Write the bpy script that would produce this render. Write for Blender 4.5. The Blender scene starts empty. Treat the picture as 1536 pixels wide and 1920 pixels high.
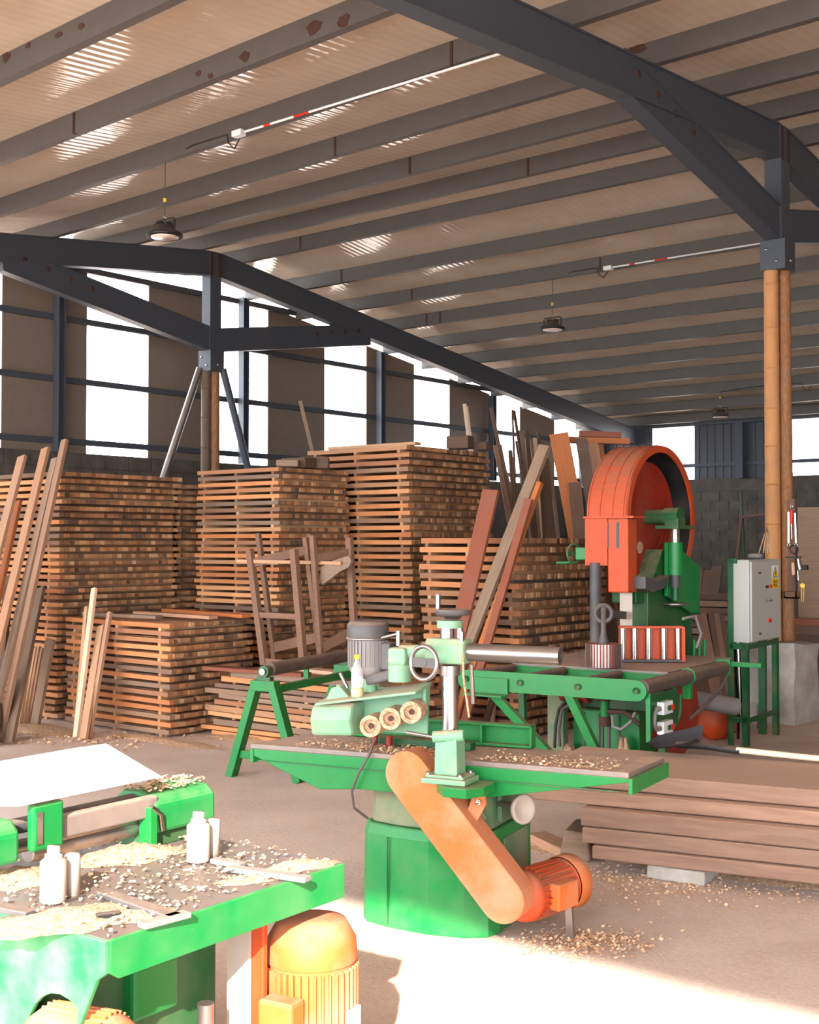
import bpy, bmesh, math, random
from mathutils import Vector, Matrix
random.seed(7)
SC = bpy.context.scene
COL = SC.collection
R = math.radians

# ------------------------------------------------------------------ camera
FPX, YAW, PITCH, EYE = 2308.2, R(39.143), R(1.4568), 1.7
_fw = Vector((-math.sin(YAW)*math.cos(PITCH), math.cos(YAW)*math.cos(PITCH), math.sin(PITCH)))
_rt = Vector((math.cos(YAW), math.sin(YAW), 0)); _up = _rt.cross(_fw)
_cd = bpy.data.cameras.new('camera'); CAM = bpy.data.objects.new('camera', _cd); COL.objects.link(CAM)
CAM.matrix_world = Matrix(((_rt.x, _up.x, -_fw.x, 0), (_rt.y, _up.y, -_fw.y, 0), (_rt.z, _up.z, -_fw.z, EYE), (0, 0, 0, 1)))
_cd.sensor_fit = 'HORIZONTAL'; _cd.sensor_width = 36; _cd.lens = 36*FPX/1536
_cd.clip_start = .05; _cd.clip_end = 500
SC.camera = CAM

# ------------------------------------------------------------------ light
SUN_E, SKY_E, EXPO = 8.0, 6.4, 1.24
W = bpy.data.worlds.new('sky'); SC.world = W; W.use_nodes = True
_bg = W.node_tree.nodes['Background']; _bg.inputs[0].default_value = (0.86, 0.93, 1.0, 1); _bg.inputs[1].default_value = SKY_E
_sd = bpy.data.lights.new('sun', 'SUN'); _sd.energy = SUN_E; _sd.angle = R(.6); _sd.color = (1.0, .985, .95)
SUN = bpy.data.objects.new('sun', _sd); COL.objects.link(SUN)
_d = Vector((-.55, .83, -.50)).normalized()
SUN.rotation_euler = _d.to_track_quat('-Z', 'Y').to_euler(); SUN.location = (6, -9, 9)
SC.view_settings.view_transform = 'Standard'; SC.view_settings.look = 'None'
SC.view_settings.exposure = EXPO; SC.view_settings.gamma = 1; SC.view_settings.use_curve_mapping = False

# ------------------------------------------------------------------ survey helpers: sight line of an image point met with a real plane of the place
def ray(x, y): return _fw + _rt*((x-768)/FPX) - _up*((y-960)/FPX)
CP = Vector((0, 0, EYE))
def G(x, y, z=0.): r = ray(x, y); return CP + r*((z-EYE)/r.z)
def AX(x, y, X): r = ray(x, y); return CP + r*(X/r.x)
def AY(x, y, Y): r = ray(x, y); return CP + r*(Y/r.y)
def AD(x, y, d): return CP + ray(x, y)*d

# ------------------------------------------------------------------ materials
def lin(c):
    c = [v/255. for v in c]
    return tuple((v/12.92 if v <= .04045 else ((v+.055)/1.055)**2.4) for v in c) + (1,)
def newmat(name):
    m = bpy.data.materials.new(name); m.use_nodes = True
    return m, m.node_tree.nodes, m.node_tree.links, m.node_tree.nodes['Principled BSDF']
def nd(N, t, **kw):
    n = N.new(t)
    for k, v in kw.items(): setattr(n, k, v)
    return n
def mixc(N, L, fac, a, b, mode='MIX'):
    m = N.new('ShaderNodeMix'); m.data_type = 'RGBA'; m.blend_type = mode
    for s, v in ((m.inputs[0], fac), (m.inputs[6], a), (m.inputs[7], b)):
        if hasattr(v, 'is_output'): L.new(v, s)
        elif v is not None: s.default_value = v
    return m.outputs[2]
def noise(N, L, scale, detail=4, rough=.6, vec=None, dist=0.):
    n = N.new('ShaderNodeTexNoise'); n.inputs['Scale'].default_value = scale; n.inputs['Detail'].default_value = detail
    n.inputs['Roughness'].default_value = rough; n.inputs['Distortion'].default_value = dist
    if vec is not None: L.new(vec, n.inputs['Vector'])
    return n.outputs['Fac']
def ramp(N, L, fac, stops):
    r = N.new('ShaderNodeValToRGB'); e = r.color_ramp.elements
    while len(e) < len(stops): e.new(.5)
    for i, (p, c) in enumerate(stops):
        e[i].position = p; e[i].color = c if len(c) == 4 else lin(c)
    L.new(fac, r.inputs[0]); return r.outputs[0]
def math_(N, L, op, a, b=None, clamp=False):
    m = N.new('ShaderNodeMath'); m.operation = op; m.use_clamp = clamp
    for s, v in ((m.inputs[0], a), (m.inputs[1], b)):
        if v is None: continue
        if hasattr(v, 'is_output'): L.new(v, s)
        else: s.default_value = v
    return m.outputs[0]
def objco(N): return N.new('ShaderNodeTexCoord').outputs['Object']
def worldco(N): return N.new('ShaderNodeNewGeometry').outputs['Position']
def bump(N, L, B, h, s=.3, d=.01):
    b = N.new('ShaderNodeBump'); b.inputs['Strength'].default_value = s; b.inputs['Distance'].default_value = d
    L.new(h, b.inputs['Height']); L.new(b.outputs[0], B.inputs['Normal'])
DUST = (166, 134, 112)
def paint(name, rgb, rough=.45, dust=.5, scuff=.25, metal=0., dustc=DUST, vary=.12, low=.15, upmin=.25):
    """painted or bare metal: slight tone variation, scuffs, sawdust settled on faces that look up"""
    m, N, L, B = newmat(name); co = worldco(N)
    c = lin(rgb); dk = tuple(v*(1-vary*2.2) for v in c[:3]) + (1,)
    col = mixc(N, L, noise(N, L, 9, 5, .65, co), dk, tuple(min(1, v*(1+vary)) for v in c[:3]) + (1,))
    if scuff:
        f = ramp(N, L, noise(N, L, 46, 6, .7, co, .6), [(.60, (0, 0, 0, 1)), (.70, (1, 1, 1, 1))])
        f = math_(N, L, 'MULTIPLY', f, scuff)
        col = mixc(N, L, f, col, lin((120, 104, 88)))
    if dust:
        g = N.new('ShaderNodeNewGeometry'); s = N.new('ShaderNodeSeparateXYZ'); L.new(g.outputs['Normal'], s.inputs[0])
        up = N.new('ShaderNodeMapRange'); up.inputs[1].default_value = upmin; up.inputs[2].default_value = .8
        L.new(s.outputs[2], up.inputs[0])
        nn = N.new('ShaderNodeMapRange'); nn.inputs[1].default_value = .36; nn.inputs[2].default_value = .58; nn.inputs[3].default_value = .35
        L.new(noise(N, L, 14, 5, .7, co), nn.inputs[0])
        f = math_(N, L, 'MULTIPLY', up.outputs[0], nn.outputs[0]); f = math_(N, L, 'MULTIPLY', f, dust)
        low_n = math_(N, L, 'MULTIPLY', ramp(N, L, noise(N, L, 4, 5, .6, co), [(.42, (0, 0, 0, 1)), (.68, (1, 1, 1, 1))]), dust*low*2)
        f = math_(N, L, 'MAXIMUM', f, low_n)
        col = mixc(N, L, f, col, lin(dustc))
        r = math_(N, L, 'MULTIPLY_ADD', f, .5); N[-1].inputs[2].default_value = rough
        L.new(r, B.inputs['Roughness'])
    else: B.inputs['Roughness'].default_value = rough
    L.new(col, B.inputs['Base Color']); B.inputs['Metallic'].default_value = metal
    if not metal: B.inputs['Specular IOR Level'].default_value = .35
    return m
def wood(name, cols, per='object', grain=.35, rough=.75, gscale=(1.2, 26, 26), spots=.25, dust=0.):
    """sawn timber; tone differs board by board (cols = ramp of tones), fine grain runs along local X"""
    m, N, L, B = newmat(name)
    rnd = N.new('ShaderNodeObjectInfo').outputs['Random'] if per == 'object' else N.new('ShaderNodeNewGeometry').outputs['Random Per Island']
    if len(cols) == 1: cols = cols*2
    base = ramp(N, L, rnd, [(i/max(1, len(cols)-1), c) for i, c in enumerate(cols)])
    mp = N.new('ShaderNodeMapping'); mp.inputs['Scale'].default_value = gscale
    L.new(objco(N), mp.inputs[0])
    cx = N.new('ShaderNodeCombineXYZ'); s7 = math_(N, L, 'MULTIPLY', rnd, 37.); L.new(s7, cx.inputs[0]); L.new(s7, cx.inputs[1])
    L.new(cx.outputs[0], mp.inputs['Location'])
    g = noise(N, L, 3., 6, .65, mp.outputs[0], .4)
    dark = mixc(N, L, 1., base, (.45, .40, .36, 1), 'MULTIPLY')
    col = mixc(N, L, math_(N, L, 'MULTIPLY', ramp(N, L, g, [(.35, (0, 0, 0, 1)), (.7, (1, 1, 1, 1))]), grain), base, dark)
    if spots:
        f = math_(N, L, 'MULTIPLY', ramp(N, L, noise(N, L, 5, 4, .6, worldco(N)), [(.5, (0, 0, 0, 1)), (.72, (1, 1, 1, 1))]), spots)
        col = mixc(N, L, f, col, lin((120, 98, 84)))
    if dust:
        sx = N.new('ShaderNodeSeparateXYZ'); L.new(N.new('ShaderNodeNewGeometry').outputs['Normal'], sx.inputs[0])
        mr = N.new('ShaderNodeMapRange'); mr.inputs[1].default_value = .4; mr.inputs[2].default_value = .9; L.new(sx.outputs[2], mr.inputs[0])
        col = mixc(N, L, math_(N, L, 'MULTIPLY', mr.outputs[0], dust), col, lin((186, 152, 130)))
    L.new(col, B.inputs['Base Color']); B.inputs['Roughness'].default_value = rough
    bump(N, L, B, g, .25, .004)
    return m
M = {}
M['green'] = paint('green_enamel', (0, 112, 46), .4, .45, .08, low=.04)
M['green_base'] = paint('green_enamel_dusty', (2, 116, 50), .45, .6, .2, low=.3, dustc=(98, 126, 84))
M['green_pale'] = paint('green_enamel_bleached', (10, 116, 54), .5, .6, .15, low=.5, dustc=(122, 150, 116))
M['green_grey'] = paint('green_enamel_dust_film', (84, 112, 78), .6, .7, .2, low=.4)
M['green_dark'] = paint('green_enamel_worn', (12, 80, 38), .45, .5, .25)
M['mint'] = paint('mint_enamel', (110, 154, 120), .45, .8, .15, dustc=(176, 142, 116))
M['orange'] = paint('orange_enamel', (184, 64, 20), .5, .95, .15, dustc=(138, 90, 66), low=.2, upmin=-.1)
M['orange_y'] = paint('amber_enamel', (194, 98, 42), .6, .6, .12, dustc=(190, 136, 108), low=.6)
M['red'] = paint('red_enamel', (140, 34, 16), .45, .35, .25)
M['steel'] = paint('bare_steel', (150, 140, 134), .3, .3, .3, metal=.85)
M['chrome'] = paint('polished_steel', (196, 190, 186), .18, .2, .15, metal=1.)
M['rubber'] = paint('brown_rubber', (84, 68, 60), .7, .5, .1)
M['black'] = paint('black_plastic', (26, 26, 28), .5, .3, .1)
M['frame_steel'] = paint('blue_grey_steel', (66, 69, 76), .5, .0, .12, vary=.08)
M['purlin_steel'] = paint('grey_primer_steel', (86, 80, 76), .5, .0, .1, vary=.1)
M['castgrey'] = paint('grey_motor', (118, 114, 112), .45, .55, .2)
M['darkgrey'] = paint('dark_grey_metal', (70, 66, 66), .5, .45, .2)
M['tablesteel'] = paint('planed_table_steel', (112, 98, 92), .45, .9, .2, metal=.1, dustc=(178, 144, 120))
M['tablebare'] = paint('worn_table_steel', (112, 100, 94), .4, .25, .3, metal=.3)
M['cabinet'] = paint('grey_cabinet', (172, 168, 158), .45, .12, .05, vary=.04)
M['white'] = paint('white_plastic', (225, 224, 222), .4, .15, .05, vary=.03)
M['sheetmetal'] = paint('white_tin', (232, 234, 240), .35, .1, .08, metal=.2, vary=.05)
M['cream'] = paint('dusty_cream_steel', (168, 152, 138), .55, .3, .2, vary=.1)
M['redplastic'] = paint('red_plastic', (205, 40, 28), .4, .1, 0)
M['yellow'] = paint('yellow_plastic', (236, 190, 20), .4, .05, 0)
M['rust'] = paint('rusty_steel', (66, 37, 27), .8, .2, .4)
M['slat'] = wood('batten_wood', [(104, 84, 70), (196, 126, 74), (206, 136, 84), (182, 110, 62), (112, 92, 78), (214, 150, 98)], 'object', .45)
M['slat_many'] = wood('batten_wood_ends', [(96, 74, 58), (176, 118, 74), (120, 88, 64), (190, 138, 94), (88, 68, 56), (164, 106, 66), (198, 158, 118)], 'island', .35)
M['plank'] = wood('plank_wood', [(176, 130, 96), (196, 152, 116), (158, 112, 82), (186, 140, 110), (140, 104, 80)], 'object', .5)
M['plank_red'] = wood('red_wood', [(122, 62, 38), (134, 70, 44)], 'object', .3)
M['plank_grey'] = wood('weathered_wood', [(132, 106, 86), (146, 116, 92), (120, 96, 78)], 'object', .5)
M['plank_pale'] = wood('pale_wood', [(226, 206, 178), (214, 170, 140)], 'object', .2, spots=.1)
M['plank_dark'] = wood('dark_wood', [(86, 62, 48), (108, 78, 58)], 'object', .5)
M['plank_orange'] = wood('orange_wood', [(176, 100, 48), (164, 90, 42)], 'object', .35)
M['beam'] = wood('beam_wood', [(160, 124, 102), (124, 92, 76), (170, 130, 106), (146, 112, 92)], 'object', .6, gscale=(.8, 9, 9), spots=.35, dust=.75)
M['frame_wood'] = wood('frame_wood', [(128, 92, 70), (116, 82, 62)], 'object', .5)
M['bamboo'] = wood('bamboo', [(186, 128, 78), (178, 120, 72)], 'object', .3, gscale=(3, 14, .9))
M['bamboo_shaded'] = wood('shaded_bamboo', [(104, 82, 62)], 'object', .5, gscale=(3, 14, .9))  # same bamboo, shade of the far post put into the colour
M['palm'] = wood('rough_log', [(150, 100, 60)], 'object', .9, gscale=(22, 22, 6), spots=.5)
def _sawdust():
    m, N, L, B = newmat('sawdust'); co = worldco(N)
    c = ramp(N, L, noise(N, L, 60, 5, .7, co), [(.3, (150, 108, 80)), (.5, (200, 158, 122)), (.7, (232, 200, 166))])
    L.new(c, B.inputs['Base Color']); B.inputs['Roughness'].default_value = .95
    bump(N, L, B, noise(N, L, 90, 4, .8, co), .8, .02); return m
M['sawdust'] = _sawdust()
def _shav():
    m, N, L, B = newmat('shavings')
    c = ramp(N, L, N.new('ShaderNodeNewGeometry').outputs['Random Per Island'], [(0., (176, 128, 92)), (.5, (208, 168, 130)), (1., (228, 198, 164))])
    L.new(c, B.inputs['Base Color']); B.inputs['Roughness'].default_value = .9; return m
M['shavings'] = _shav()
def _floor():
    m, N, L, B = newmat('dusty_floor'); co = worldco(N)
    c = ramp(N, L, noise(N, L, .9, 6, .62, co), [(.3, (176, 150, 134)), (.52, (200, 176, 160)), (.72, (214, 192, 176))])
    fine = ramp(N, L, noise(N, L, 38, 5, .75, co), [(.38, (158, 132, 116)), (.62, (220, 198, 182))])
    c = mixc(N, L, .2, c, fine)
    sp = ramp(N, L, noise(N, L, 110, 3, .7, co), [(.66, (0, 0, 0, 1)), (.72, (1, 1, 1, 1))])
    c = mixc(N, L, math_(N, L, 'MULTIPLY', sp, .6), c, lin((232, 208, 188)))
    L.new(c, B.inputs['Base Color']); B.inputs['Roughness'].default_value = .9
    bump(N, L, B, noise(N, L, 30, 6, .75, co), .28, .02); return m
M['floor'] = _floor()
def _block(name, a, b, c):
    m, N, L, B = newmat(name); co = worldco(N)
    k = ramp(N, L, noise(N, L, 3, 6, .7, co), [(.3, a), (.5, b), (.7, c)])
    k = mixc(N, L, math_(N, L, 'MULTIPLY', N.new('ShaderNodeObjectInfo').outputs['Random'], .25), k, lin(a))
    L.new(k, B.inputs['Base Color']); B.inputs['Roughness'].default_value = .9
    bump(N, L, B, noise(N, L, 45, 5, .75, co), .5, .012); return m
M['block'] = _block('concrete_block', (62, 55, 49), (84, 75, 67), (102, 92, 82))
M['mortar'] = _block('mortar', (62, 55, 50), (78, 70, 62), (92, 82, 74))
M['concrete'] = _block('old_concrete', (132, 122, 112), (168, 158, 148), (190, 182, 172))
def _roof():
    m, N, L, B = newmat('cream_roof_sheet'); co = worldco(N)
    c = ramp(N, L, noise(N, L, 1.3, 5, .6, co), [(.3, (190, 170, 150)), (.7, (206, 187, 167))])
    L.new(c, B.inputs['Base Color']); B.inputs['Roughness'].default_value = .1
    s = N.new('ShaderNodeSeparateXYZ'); L.new(co, s.inputs[0])
    ww = N.new('ShaderNodeTexWave'); ww.wave_type = 'BANDS'; ww.bands_direction = 'X'; ww.inputs['Scale'].default_value = 3.2
    ww.inputs['Distortion'].default_value = .6; ww.inputs['Detail'].default_value = 2; L.new(co, ww.inputs['Vector'])
    bump(N, L, B, ww.outputs['Fac'], .10, .02); return m
M['roof'] = _roof()
M['yard'] = _block('neutral_bounce_ground', (150, 148, 144), (178, 176, 172), (200, 198, 194))  # unseen ground, its pale neutral tone chosen for the light it throws back
M['clad'] = paint('taupe_cladding', (122, 107, 94), .45, 0, .05, vary=.08)
M['clad_dark'] = paint('slate_cladding', (66, 66, 72), .45, 0, .08, vary=.08)
def _pane():
    m, N, L, B = newmat('clear_polycarbonate')
    t = N.new('ShaderNodeBsdfTransparent'); t.inputs[0].default_value = (.96, .97, .98, 1)
    g = N.new('ShaderNodeBsdfGlossy'); g.inputs['Roughness'].default_value = .25; g.inputs[0].default_value = (.8, .8, .8, 1)
    mx = N.new('ShaderNodeMixShader'); mx.inputs[0].default_value = .04
    L.new(t.outputs[0], mx.inputs[1]); L.new(g.outputs[0], mx.inputs[2]); L.new(mx.outputs[0], N['Material Output'].inputs[0]); return m
M['pane'] = _pane()
def _emit(name, c, s):
    m, N, L, B = newmat(name); B.inputs['Base Color'].default_value = lin(c); B.inputs['Roughness'].default_value = .3
    return m
M['lens'] = _emit('lamp_diffuser', (226, 200, 186), 0)
def _bottle():
    m, N, L, B = newmat('clear_plastic_bottle'); B.inputs['Base Color'].default_value = (.93, .9, .86, 1)
    B.inputs['Roughness'].default_value = .12; B.inputs['Transmission Weight'].default_value = .75; B.inputs['IOR'].default_value = 1.2; return m
M['bottle'] = _bottle()
def _oil():
    m, N, L, B = newmat('yellow_oil'); B.inputs['Base Color'].default_value = lin((226, 200, 40)); B.inputs['Roughness'].default_value = .15
    B.inputs['Transmission Weight'].default_value = .35; return m
M['oil'] = _oil()

# ------------------------------------------------------------------ mesh builders
class MB:
    def __init__(s): s.v = []; s.f = []; s.sm = []
    def add(s, vs, fs, smooth=False):
        o = len(s.v); s.v += [tuple(v) for v in vs]; s.f += [tuple(i+o for i in f) for f in fs]; s.sm += [smooth]*len(fs); return s
    def obox(s, c, ax, ay, az):
        """box from centre and three half-axis vectors"""
        c, ax, ay, az = Vector(c), Vector(ax), Vector(ay), Vector(az)
        vs = [c + ax*i + ay*j + az*k for i in (-1, 1) for j in (-1, 1) for k in (-1, 1)]
        fs = [(0, 1, 3, 2), (4, 6, 7, 5), (0, 4, 5, 1), (2, 3, 7, 6), (0, 2, 6, 4), (1, 5, 7, 3)]
        if ax.cross(ay).dot(az) < 0: fs = [f[::-1] for f in fs]
        return s.add(vs, fs)
    def box(s, x0, x1, y0, y1, z0, z1):
        return s.obox(((x0+x1)/2, (y0+y1)/2, (z0+z1)/2), ((x1-x0)/2, 0, 0), (0, (y1-y0)/2, 0), (0, 0, (z1-z0)/2))
    def bar(s, a, b, w, t, side=None):
        """straight bar a->b, w wide along side, t thick"""
        a, b = Vector(a), Vector(b); d = b-a; l = d.length; d.normalize()
        sd = Vector(side) if side is not None else (Vector((0, 0, 1)) if abs(d.z) < .9 else Vector((1, 0, 0)))
        sd = (sd - d*sd.dot(d)).normalized(); n = d.cross(sd)
        return s.obox((a+b)/2, d*(l/2), sd*(w/2), n*(t/2))
    def prism(s, pts, o, u, v, w):
        """polygon pts in (u,v) from o, extruded by vector w"""
        o, u, v, w = Vector(o), Vector(u), Vector(v), Vector(w); n = len(pts)
        a = [o + u*p[0] + v*p[1] for p in pts]; vs = a + [q + w for q in a]
        fs = [tuple(range(n-1, -1, -1)), tuple(range(n, 2*n))] + [(i, (i+1) % n, n+(i+1) % n, n+i) for i in range(n)]
        return s.add(vs, fs)
    def cyl(s, a, b, r, r2=None, n=20, cap=True, hole=0.):
        a, b = Vector(a), Vector(b); d = (b-a).normalized(); r2 = r if r2 is None else r2
        u = d.orthogonal().normalized(); v = d.cross(u)
        A = [u*math.cos(2*math.pi*i/n) + v*math.sin(2*math.pi*i/n) for i in range(n)]
        vs = [a + q*r for q in A] + [b + q*r2 for q in A]
        s.add(vs, [(i, (i+1) % n, n+(i+1) % n, n+i) for i in range(n)], True)
        if hole:
            h0 = [a + q*hole for q in A]; h1 = [b + q*hole for q in A]
            s.add([a + q*r for q in A] + h0, [(i, n+i, n+(i+1) % n, (i+1) % n) for i in range(n)])
            s.add([b + q*r2 for q in A] + h1, [(i, (i+1) % n, n+(i+1) % n, n+i) for i in range(n)])
            s.add(h0 + h1, [(i, n+i, n+(i+1) % n, (i+1) % n) for i in range(n)], True)
        elif cap:
            s.add([a + q*r for q in A], [tuple(range(n-1, -1, -1))]); s.add([b + q*r2 for q in A], [tuple(range(n))])
        return s
    def lathe(s, prof, o, ax=(0, 0, 1), n=24):
        """prof = [(radius, along)], closed by caps when radius is 0"""
        o, d = Vector(o), Vector(ax).normalized(); u = d.orthogonal().normalized(); v = d.cross(u)
        vs = []
        for r, h in prof:
            for i in range(n):
                t = 2*math.pi*i/n; vs.append(o + d*h + (u*math.cos(t) + v*math.sin(t))*max(r, 1e-4))
        fs = [(k*n+i, k*n+(i+1) % n, (k+1)*n+(i+1) % n, (k+1)*n+i) for k in range(len(prof)-1) for i in range(n)]
        return s.add(vs, fs, True)
    def tube(s, pts, r, n=8, cap=True):
        pts = [Vector(p) for p in pts]; rings = []; prev = None
        for i, p in enumerate(pts):
            d = ((pts[min(i+1, len(pts)-1)]) - pts[max(i-1, 0)]).normalized()
            u = d.orthogonal().normalized() if prev is None else (prev - d*prev.dot(d)).normalized()
            prev = u; v = d.cross(u)
            rings.append([p + (u*math.cos(2*math.pi*k/n) + v*math.sin(2*math.pi*k/n))*r for k in range(n)])
        vs = [q for g in rings for q in g]
        s.add(vs, [(k*n+i, k*n+(i+1) % n, (k+1)*n+(i+1) % n, (k+1)*n+i) for k in range(len(pts)-1) for i in range(n)], True)
        if cap: s.add(rings[0], [tuple(range(n-1, -1, -1))]); s.add(rings[-1], [tuple(range(n))])
        return s
    def torus(s, c, ax, R0, r, n=32, m=10):
        c, d = Vector(c), Vector(ax).normalized(); u = d.orthogonal().normalized(); v = d.cross(u); vs = []
        for i in range(n):
            t = 2*math.pi*i/n; q = u*math.cos(t) + v*math.sin(t)
            for k in range(m):
                a = 2*math.pi*k/m; vs.append(c + q*(R0 + r*math.cos(a)) + d*(r*math.sin(a)))
        return s.add(vs, [(i*m+k, ((i+1) % n)*m+k, ((i+1) % n)*m+(k+1) % m, i*m+(k+1) % m) for i in range(n) for k in range(m)], True)
    def mesh(s, name):
        me = bpy.data.meshes.new(name); me.from_pydata(s.v, [], s.f)
        me.polygons.foreach_set('use_smooth', s.sm)
        if 6 < len(s.f) < 3000:
            bm = bmesh.new(); bm.from_mesh(me); bmesh.ops.recalc_face_normals(bm, faces=bm.faces); bm.to_mesh(me); bm.free()
        me.update(); return me
    def build(s, name, mat, parent=None, bevel=0., label=None):
        me = s.mesh(name); me.materials.append(M[mat] if isinstance(mat, str) else mat)
        o = bpy.data.objects.new(name, me); COL.objects.link(o)
        if parent is not None: o.parent = parent
        if bevel:
            b = o.modifiers.new('bevel', 'BEVEL'); b.width = bevel; b.segments = 2; b.limit_method = 'ANGLE'; b.angle_limit = R(40)
        if label: o['label'] = label
        return o
def B_(): return MB()
def tag(o, label, cat, group=None):
    o['label'] = label; o['category'] = cat
    if group: o['group'] = group
    return o
def struct(o): o['kind'] = 'structure'; return o
def thing(name, label, cat, loc=(0, 0, 0), ang=0., group=None):
    o = bpy.data.objects.new(name, None); COL.objects.link(o); o.empty_display_size = .1
    o.location = loc; o.rotation_euler = (0, 0, R(ang)); return tag(o, label, cat, group)
def arc(cx, cy, r, a0, a1, n): return [(cx + r*math.cos(R(a0+(a1-a0)*i/n)), cy + r*math.sin(R(a0+(a1-a0)*i/n))) for i in range(n+1)]
# ================================================================== the shed
XW, XE, YN, YB = -14.1, 18.0, -3.3, 23.4
YR, ZR = 11.45, 5.75
def roofz(X, Y):                      # underside of purlins = top of rafters
    if Y > YR: return ZR - .1356*(Y-YR)
    t = min((X+12.9)/8.2, 1.7)
    return ZR - (.12 - .042*t)*(YR-Y)
# floor, and unseen yard ground added pale and neutral to bounce light inside
struct(B_().box(-60, 60, -4.2, 70, -.2, 0).build('floor', 'floor'))
struct(B_().box(-60, 60, -60, -4.2, -.2, -.01).build('floor_yard', 'yard'))
# roof sheets
PH = .19
XK = -12.9 + 1.7*8.2
def sheet(name, y0, y1):
    b = B_(); Xs = [XW-.1 + (XK-XW+.1)*i/14 for i in range(15)] + [XE+.1]; Ys = [y0 + (y1-y0)*i/12 for i in range(13)]
    n = len(Ys); m = len(Xs)*n
    vs = [(X, Y, roofz(X, Y) + PH + k) for k in (0, .04) for X in Xs for Y in Ys]; fs = []
    for i in range(len(Xs)-1):
        for j in range(n-1):
            q = (i*n+j, i*n+j+1, (i+1)*n+j+1, (i+1)*n+j); fs += [q, tuple(m+k for k in q[::-1])]
    b.add(vs, fs)
    return struct(b.build(name, 'roof'))
ceil_near = sheet('ceiling', YN-.4, YR)
ceil_far = sheet('ceiling_far', YR+.0001, YB+.4)
# purlins, each a box-section piece of the roof it carries
PUR_N = [-3.2, -2.0, -.8, .4, 1.6, 2.8, 4.0, 5.2, 6.43, 7.65, 8.9, 10.13, 11.25]
PUR_F = [12.02, 13.3, 14.42, 15.52, 16.62, 17.72, 18.82, 19.92, 21.02, 22.12, 23.1]
PURM = {}
for Y in PUR_N + PUR_F:
    b = B_(); vs = []
    for X in (XW+.02, XK, XE):
        for y, dz in ((Y-.075, 0), (Y, 0), (Y, PH), (Y-.075, PH)): vs.append((X, y, roofz(X, Y-.04) + dz - .003))
    b.add(vs, [(0, 1, 2, 3), (11, 10, 9, 8)] + [tuple(k+i for i in f) for k in (0, 4) for f in ((0, 4, 5, 1), (1, 5, 6, 2), (2, 6, 7, 3), (3, 7, 4, 0))])
    b.build('purlin', 'purlin_steel', ceil_near if Y < YR else ceil_far)
# rusty weld seams where purlin lengths are joined
for x, y, Y in ((138, 215, 6.35), (846, 120, 7.57), (628, 276, 8.82), (768, 305, 10.05), (990, 312, 11.17), (825, 541, 15.44), (800, 541, 15.44), (640, 449, 13.22), (1125, 497, 14.34), (772, 520, 14.34), (563, 435, 11.94)):
    p = AY(x, y, Y); zz = roofz(p.x, Y)
    B_().box(p.x-.012, p.x+.012, Y-.004, Y+.03, zz, zz+PH-.01).build('weld_seam', 'rust', ceil_near if Y < YR else ceil_far, label='rusty brown weld seam')
for x, y, Y, r in ((12, 100, 5.125, .055), (53, 85, 5.125, .03), (110, 65, 5.125, .035), (152, 50, 5.125, .03), (395, 152, 6.355, .03), (372, 138, 6.355, .03), (590, 52, 6.355, .09), (645, 38, 6.355, .06), (460, 105, 6.355, .05), (930, 98, 7.575, .06), (1195, 15, 8.825, .08), (1125, 33, 8.825, .04)):
    p = AY(x, y, Y); rn = random.Random(x); zz = max(roofz(p.x, Y)+.03, min(p.z, roofz(p.x, Y)+PH-.03))
    B_().prism([(r*(.5+.6*rn.random())*math.cos(R(a))*1.3, min(r, .06)*(.4+.6*rn.random())*math.sin(R(a))) for a in range(0, 360, 30)], (p.x, Y-.001, zz), (1, 0, 0), (0, 0, 1), (0, -.003, 0)).build('rust_spot', 'rust', ceil_near)
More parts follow.
